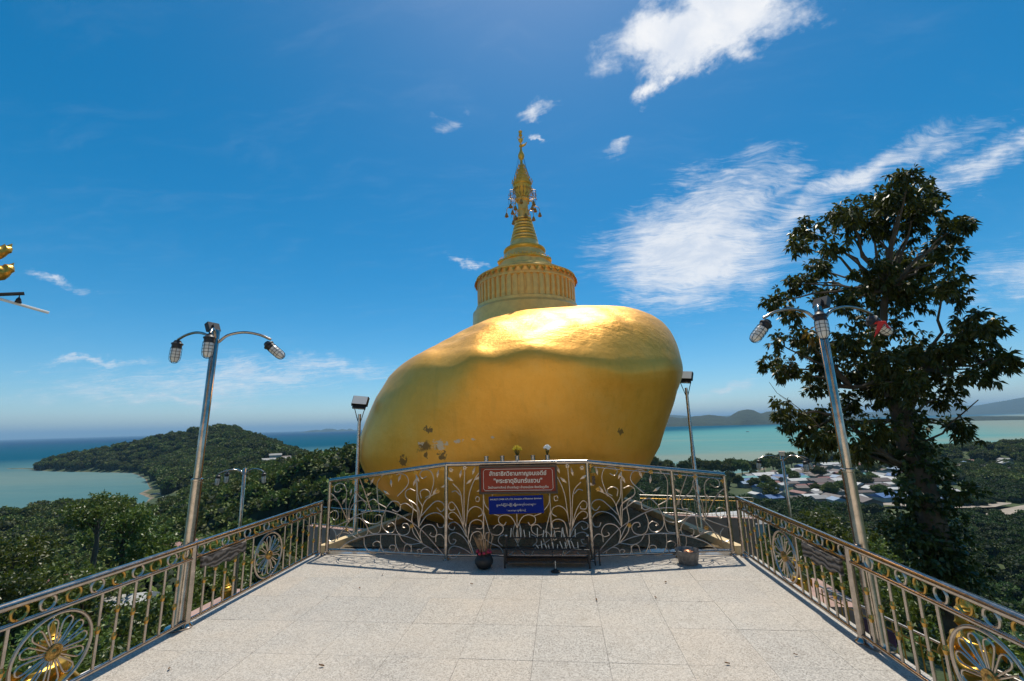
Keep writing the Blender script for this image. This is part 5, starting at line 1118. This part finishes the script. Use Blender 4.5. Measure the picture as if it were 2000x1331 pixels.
def scatter(x0, x1, y0, y1, step, cond, jitter=.45):
    gx, gy = np.meshgrid(np.arange(x0, x1, step), np.arange(y0, y1, step)); gx = gx.ravel()+rng.uniform(-jitter, jitter, gx.size)*step; gy = gy.ravel()+rng.uniform(-jitter, jitter, gy.size)*step
    gz = ground(gx, gy); k = cond(gx, gy, gz); return np.stack([gx, gy, gz], -1)[k]
def visible(x, y, pad=6):
    a = np.degrees(np.arctan2(x-.8, y)); return (a > -66-pad) & (a < 54+pad) & (y > -20)
VILL = [(104, 282), (175, 258), (225, 285), (268, 350), (306, 425), (318, 500), (262, 478), (150, 398)]
ROAD = [(150, 236), (214, 248), (266, 276), (330, 330), (420, 380)]
def road_d(x, y):
    d = np.full(np.shape(x), 1e9)
    for a, b_ in zip(ROAD[:-1], ROAD[1:]): d = np.minimum(d, seg_dist(x, y, a, b_)[0])
    return d
def c_hill(x, y, z):
    r_ = np.hypot(x, y-9); vis = visible(x, y)
    inv = poly_sd(x, y, VILL) > -6; ang = np.degrees(np.arctan2(x-.8, y))
    flat = (z < -46.4) & (x > 30)
    dd_ = np.hypot(x, y); boats_ = (ang > -46.5) & (ang < -38) & (dd_ > 340) & (dd_ < 490) & (z < -44)
    return vis & ~boats_ & (z > np.where(x < 0, -48.65, -47.7)) & (r_ > np.where(ang < -12, 44, 36)) & ~inv & ~flat & (x < 260)
p = np.concatenate([scatter(-500, 120, 8, 520, 7.2, lambda x, y, z: c_hill(x, y, z) & (np.hypot(x, y) < 480)), scatter(-960, 20, 250, 800, 9.0, lambda x, y, z: c_hill(x, y, z) & (np.hypot(x, y) >= 480))])
d_ = np.hypot(p[:, 0], p[:, 1]); s_ = rng.uniform(.62, 1.35, len(p))*np.where(d_ < 120, .9, np.where(d_ < 480, 1.1, 1.45))
villa_xy = [(-287, 409), (-274, 393), (-261, 390), (-250, 397), (-251, 409), (-285, 435), (-304, 446), (-268, 402)]
vd = np.min([np.hypot(p[:, 0]-a, p[:, 1]-b_) for a, b_ in villa_xy], 0); keep = vd > 9; p, s_ = p[keep], s_[keep]
s_ = np.where(np.min([np.hypot(p[:, 0]-a*(1-.03), p[:, 1]-b_*(1-.03)) for a, b_ in villa_xy], 0) < 20, s_*.5, s_)
p[:, 2] += 1.2*s_
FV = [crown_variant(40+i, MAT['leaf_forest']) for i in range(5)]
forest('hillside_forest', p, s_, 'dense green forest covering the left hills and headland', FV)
NF = [len(p)]
def c_mang(x, y, z):
    vis = visible(x, y, 8); return vis & (z < -42) & (z > -48.4) & (x > 20) & (poly_sd(x, y, VILL) < -9) & (road_d(x, y) > 9) & (np.hypot(x, y-9) > 60) & (y < 480-0*x) & (x < 380)
p = scatter(20, 520, -10, 425, 5.6, c_mang); s_ = rng.uniform(.5, .9, len(p))*np.where((p[:, 0] < 130) & (p[:, 1] > 200), 1.35, 1.0); p[:, 2] += .4
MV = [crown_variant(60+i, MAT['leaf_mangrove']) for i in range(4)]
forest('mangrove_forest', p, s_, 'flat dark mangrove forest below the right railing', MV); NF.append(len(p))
HAM = np.array([(330, 398), (343, 405), (352, 396), (336, 415), (362, 410), (350, 424), (372, 420), (325, 412)])
def c_rh(x, y, z): return (np.min(np.hypot(x[:, None]-HAM[:, 0], y[:, None]-HAM[:, 1]), 1) > 9) & visible(x, y) & (z > -48.0) & (x > 262) & (y > 330) & (poly_sd(x, y, VILL) < -14) & (rng.uniform(size=x.shape) < .92)
p = scatter(262, 760, 330, 660, 8.0, c_rh); s_ = rng.uniform(.6, 1.25, len(p)); p[:, 2] += .5
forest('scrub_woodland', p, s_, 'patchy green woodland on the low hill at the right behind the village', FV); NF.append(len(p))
print('forest instances', NF)

# ------------------------------------------------------------------ village
def gable(w, d, h, rh, ov=.5):
    wl = MB(); wl.add([(-w/2, -d/2, -1.5), (w/2, -d/2, -1.5), (w/2, d/2, -1.5), (-w/2, d/2, -1.5), (-w/2, -d/2, h), (w/2, -d/2, h), (w/2, d/2, h), (-w/2, d/2, h), (-w/2, 0, h+rh), (w/2, 0, h+rh)],
        [(0, 1, 5, 4), (1, 2, 6, 9, 5), (2, 3, 7, 6), (3, 0, 4, 8, 7)])
    rf = MB(); a, b_ = w/2+ov, d/2+ov; zz = h-ov*rh/(d/2)
    rf.add([(-a, -b_, zz+.06), (a, -b_, zz+.06), (a, 0, h+rh+.08), (-a, 0, h+rh+.08), (-a, b_, zz+.06), (a, b_, zz+.06), (-a, -b_, zz-.1), (a, -b_, zz-.1), (a, b_, zz-.1), (-a, b_, zz-.1)],
        [(0, 1, 2, 3), (3, 2, 5, 4), (6, 7, 1, 0), (4, 5, 8, 9), (0, 3, 4, 9, 6), (1, 7, 8, 5, 2), (6, 9, 8, 7)])
    return wl, rf
sizes = [(9, 7, 3.0, 1.3), (12, 8, 3.2, 1.5), (15, 7, 3.0, 1.2), (8, 8, 4.2, 1.4), (18, 9, 3.6, 1.6), (11, 6.5, 2.8, 1.0)]
ROOFS = [('roof_white', 'white'), ('roof_blue', 'blue'), ('roof_red', 'red'), ('roof_brown', 'brown'), ('roof_grey', 'grey'), ('roof_pale', 'pale blue'), ('roof_teal', 'teal')]
WALLS = ['wall_cream', 'wall_grey', 'wall_white']; HM = {}
def house(x, y, z, rz, si, ri, label, group, sc=1.0):
    key = (si, ri)
    if key not in HM:
        wl, rf = gable(*sizes[si]); HM[key] = (wl.mesh('wall', MAT[WALLS[(si+ri) % 3]], False), rf.mesh('roof', MAT[ROOFS[ri][0]], False))
    t = thing('house', (x, y, z), label, 'house', group)
    for nm, me in zip(('wall', 'roof'), HM[key]):
        o_ = bpy.data.objects.new(nm, me); COL.objects.link(o_); o_.parent = t; o_.rotation_euler = (0, 0, rz); o_.scale = (sc,)*3
rng = np.random.default_rng(4); pts = []
shapes_ = ['small', 'long', 'long narrow', 'square', 'large', 'low']
xs_, ys_ = np.meshgrid(np.arange(100, 380, 12.2), np.arange(250, 520, 10.6))
cand = np.stack([xs_.ravel()+np.repeat(rng.uniform(-3, 3, xs_.shape[0]), xs_.shape[1]), ys_.ravel()], -1)+rng.uniform(-2.2, 2.2, (xs_.size, 2))
sdv = poly_sd(cand[:, 0], cand[:, 1], VILL); cand = cand[(sdv > 2) & (road_d(cand[:, 0], cand[:, 1]) > 9)]
wts = np.array([.19, .13, .15, .27, .16, .07, .03]); NH = 0
HL = []
for x, y in cand:
    if rng.uniform() < .22 or not visible(np.array(x), np.array(y), 0): continue
    HL.append((x, y, int(rng.choice(7, p=wts)), int(rng.integers(0, 6)), R(12)+rng.choice([0, math.pi/2], p=[.8, .2])+rng.normal()*.12, rng.uniform(.72, 1.05)))
HN = row_names(HL, tuple(range(288, 600, 11)), ORD[:30], '%s from left in %s village row from front')
for i, (x, y, ri, si, rz, sc) in enumerate(HL):
    house(x, y, -47.2, rz, si, ri, f'{shapes_[si]} {ROOFS[ri][1]}-roofed house, '+HN[i], 'village houses', sc); NH += 1
print('houses', NH)
for k, (x, y) in enumerate([(330, 398), (343, 405), (352, 396), (336, 415), (362, 410), (350, 424), (372, 420), (325, 412)]):
    house(x, y, float(ground(x, y))+.6, .3*k, k % 6, (0, 4, 3, 5, 0, 2, 4, 3)[k], f'{shapes_[k % 6]} {ROOFS[(0, 4, 3, 5, 0, 2, 4, 3)[k]][1]}-roofed house, {ORD[k]} in the hamlet right of the large tree', 'village houses', .8)
# houses seen through the trees on the slopes, villas on the ridge
for i, (x, y, z, si, ri, rz, lab, g, s) in enumerate([(40, 124, -26, 4, 0, .3, 'large white-roofed hall on the slope behind the right end of the fence', 'buildings on the slopes', .8),
    (30, 128, -27, 1, 1, .5, 'blue-roofed shed beside the white-roofed hall below the fence', 'buildings on the slopes', .7), (52, 140, -30, 1, 4, .2, 'grey-roofed house on the slope below the right corner of the railing', 'buildings on the slopes', .8),
    (-31.5, 31.5, -10.6, 0, 0, .4, 'white-roofed hut among the trees below the left railing', 'buildings on the slopes', .3),
    (-57, 49, -15.2, 0, 2, .6, 'red-roofed house between the trees on the left slope', 'buildings on the slopes', .38), (-52, 58, -15.6, 1, 2, .2, 'red-roofed house farther down the left slope by the lamp post', 'buildings on the slopes', .36), (-62, 70, -17.6, 0, 2, 1.0, 'small red-roofed house far down the left slope near the bay', 'buildings on the slopes', .55),
]):
    house(x, y, z, rz, si, ri, lab, g, s)
VLAB = ['uppermost', 'left', 'lowest', 'right', 'rightmost', 'far', 'farthest', 'middle']
for i, (x, y) in enumerate(villa_xy):
    house(x, y, float(ground(x, y))+3.6, R(35)+.2*(i % 3), (0, 1, 5, 0, 1, 0, 1, 5)[i], (0, 4, 0, 0, 4, 3, 4, 0)[i], f'{VLAB[i]} of the pale villas on the wooded ridge', 'villas on the ridge', .95)
# shore trees and garden trees of the village
VT = [tree_variant(81+i, 5.2, 9, 18, 20, .75, .5, 7, MAT['leaf_forest'], .15, .8) for i in range(3)]
st_ = [(112, 425), (120, 428), (129, 424), (138, 418), (146, 414), (155, 412), (164, 418), (135, 430), (150, 424), (186, 436), (195, 444), (205, 448), (215, 455), (226, 466), (238, 476), (250, 487), (262, 496), (275, 508), (100, 432), (88, 436), (76, 438), (64, 440), (52, 444), (40, 440), (28, 444)]
STN = row_names(st_, (), ('only',), '%s rounded dark tree from the left, %s row along the village shore'.replace(', %s row', '%.0s'))
for i, (x, y) in enumerate(st_):
    lab = STN[i]
    put_tree('shore_tree', VT[i % 3], x+rng.uniform(-2, 2), y+rng.uniform(-2, 2), lab, 'trees on the village shore', rng.uniform(1.25, 1.8), None, -48.2)
gt = [(140, 318), (168, 322), (150, 350), (176, 365), (205, 335), (222, 372), (236, 340), (200, 395), (250, 400), (270, 420), (290, 440), (165, 300), (128, 345), (300, 380), (320, 405), (118, 380), (104, 350), (96, 380), (84, 400), (90, 330), (75, 360), (60, 390), (100, 310), (66, 335), (50, 360), (40, 400)]
gt += [(300+rng.uniform(0, 110), 340+rng.uniform(0, 95)) for _ in range(22)]+[(120+rng.uniform(0, 150), 275+rng.uniform(0, 170)) for _ in range(22)]
GTN = row_names(gt, (325, 365, 405, 450), ('nearest', 'second', 'third', 'fourth', 'farthest'), '%s dark tree from the left in the %s line of village trees')
for i, (x, y) in enumerate(gt):
    put_tree('garden_tree', VT[i % 3], x, y, GTN[i], 'trees in the village', rng.uniform(.6, 1.15), None, -48.0)

# palm-like gaps: sandy yard and road
rd = MB()
for a, b_ in zip(ROAD[:-1], ROAD[1:]):
    d = Vector((b_[0]-a[0], b_[1]-a[1], 0)).normalized(); nrm = Vector((-d.y, d.x, 0))*4.2
    za, zb = [float(ground(*q))+.35 for q in (a, b_)]
    rd.add([Vector((*a, za))+nrm-d*2, Vector((*a, za))-nrm-d*2, Vector((*b_, zb))-nrm+d*2, Vector((*b_, zb))+nrm+d*2], [(0, 1, 2, 3)])
struct(rd.build('road', MAT['asphalt'], None, False))
yd = MB()
for k in range(20): a = k*math.pi/10; yd.v.append((200+30*math.cos(a)*(1+.2*math.sin(3*a)), 262+9*math.sin(a), float(ground(200, 262))+1.6))
yd.f.append(tuple(range(20))); struct(yd.build('sandy_yard', MAT['asphalt'], None, False))

# ------------------------------------------------------------------ boats
def boat(x, y, rz, L, hullm, roofm, label, group):
    t = thing('boat', (x, y, SEA), label, 'boat', group); n_ = 9; vs = []
    for i in range(n_):
        u = i/(n_-1); w_ = L*.13*math.sin(math.pi*min(1, .12+u*.88))**.6; sh_ = .5+.9*abs(u-.45)**2*2
        for s2, z in ((-1, sh_), (-.55, -.3), (.55, -.3), (1, sh_)): vs.append(((u-.5)*L, s2*w_, z))
    fs = [(i*4+j, i*4+j+1, (i+1)*4+j+1, (i+1)*4+j) for i in range(n_-1) for j in range(3)]+[(0, 3, 2, 1), (n_*4-4, n_*4-3, n_*4-2, n_*4-1)]+[(i*4+3, i*4, (i+1)*4, (i+1)*4+3) for i in range(n_-1)]
    h = bpy.data.objects.new('hull', MB().add(vs, fs).mesh('hull', MAT[hullm], False)); r_ = bpy.data.objects.new('canopy', MB().box((-.05*L, 0, 2.1), (L*.5, L*.2, .16)).box((-.05*L, 0, 1.35), (L*.42, L*.15, 1.4)).mesh('canopy', MAT[roofm], False))
    for o_ in (h, r_): COL.objects.link(o_); o_.parent = t; o_.rotation_euler = (0, 0, rz)
BL = [(-318, 348, .3, 16, 'boat_blue', 'roof_blue', 'largest blue-roofed fishing boat at the jetty on the left shore'), (-311, 343, .35, 15, 'boat_white', 'roof_pale', 'pale-roofed fishing boat moored in the middle of the left jetty'), (-304, 350, .25, 14, 'boat_blue', 'roof_blue', 'blue fishing boat farthest along the left jetty'), (-321, 338, .3, 14, 'boat_white', 'roof_white', 'white-roofed fishing boat nearest in the group at the left jetty'), (-299, 341, .4, 13, 'boat_red', 'roof_white', 'red-hulled fishing boat at the right end of the left jetty'),
      (-1350, 1190, .8, 18, 'boat_white', 'roof_white', 'lone white boat on the open blue sea at the left'), (700, 1750, .5, 20, 'boat_white', 'roof_grey', 'far boat on the turquoise bay left of the large tree'), (880, 1640, 1.2, 18, 'boat_white', 'roof_grey', 'far boat on the turquoise bay nearer the large tree'), (1180, 1500, 1.5, 18, 'boat_blue', 'roof_grey', 'far boat on the bay at the right picture edge')]
for b in BL: boat(b[0], b[1], b[2], b[3], b[4], b[5], b[6], 'boats on the bays')
jt = MB().box((-330, 366, SEA+.9), (62, 4, .8), R(6)); struct(jt.build('jetty', MAT['concrete'], None, False))
# ------------------------------------------------------------------ haze
HZ = 62000.0
hm = bpy.data.materials.new('haze_air'); hm.use_nodes = True; hm.node_tree.nodes.clear()
hn = NT(hm.node_tree); pv3 = hn.node('ShaderNodeVolumePrincipled'); ho = hn.node('ShaderNodeOutputMaterial')
pv3.inputs['Color'].default_value = (.42, .70, .95, 1); pv3.inputs['Density'].default_value = 6.5e-5; pv3.inputs['Anisotropy'].default_value = 0.0
hm.node_tree.links.new(pv3.outputs[0], ho.inputs['Volume'])
hz = MB().box((0, 0, (SEA-1+460)/2), (2*HZ, 2*HZ, 460-(SEA-1))).build('haze', hm, None, False)
tag(hz, 'thin pale blue haze in the air over the sea and hills', 'haze', kind='stuff')
SC.cycles.volume_bounces = 0
SC.cycles.max_bounces = 6; SC.cycles.transparent_max_bounces = 8
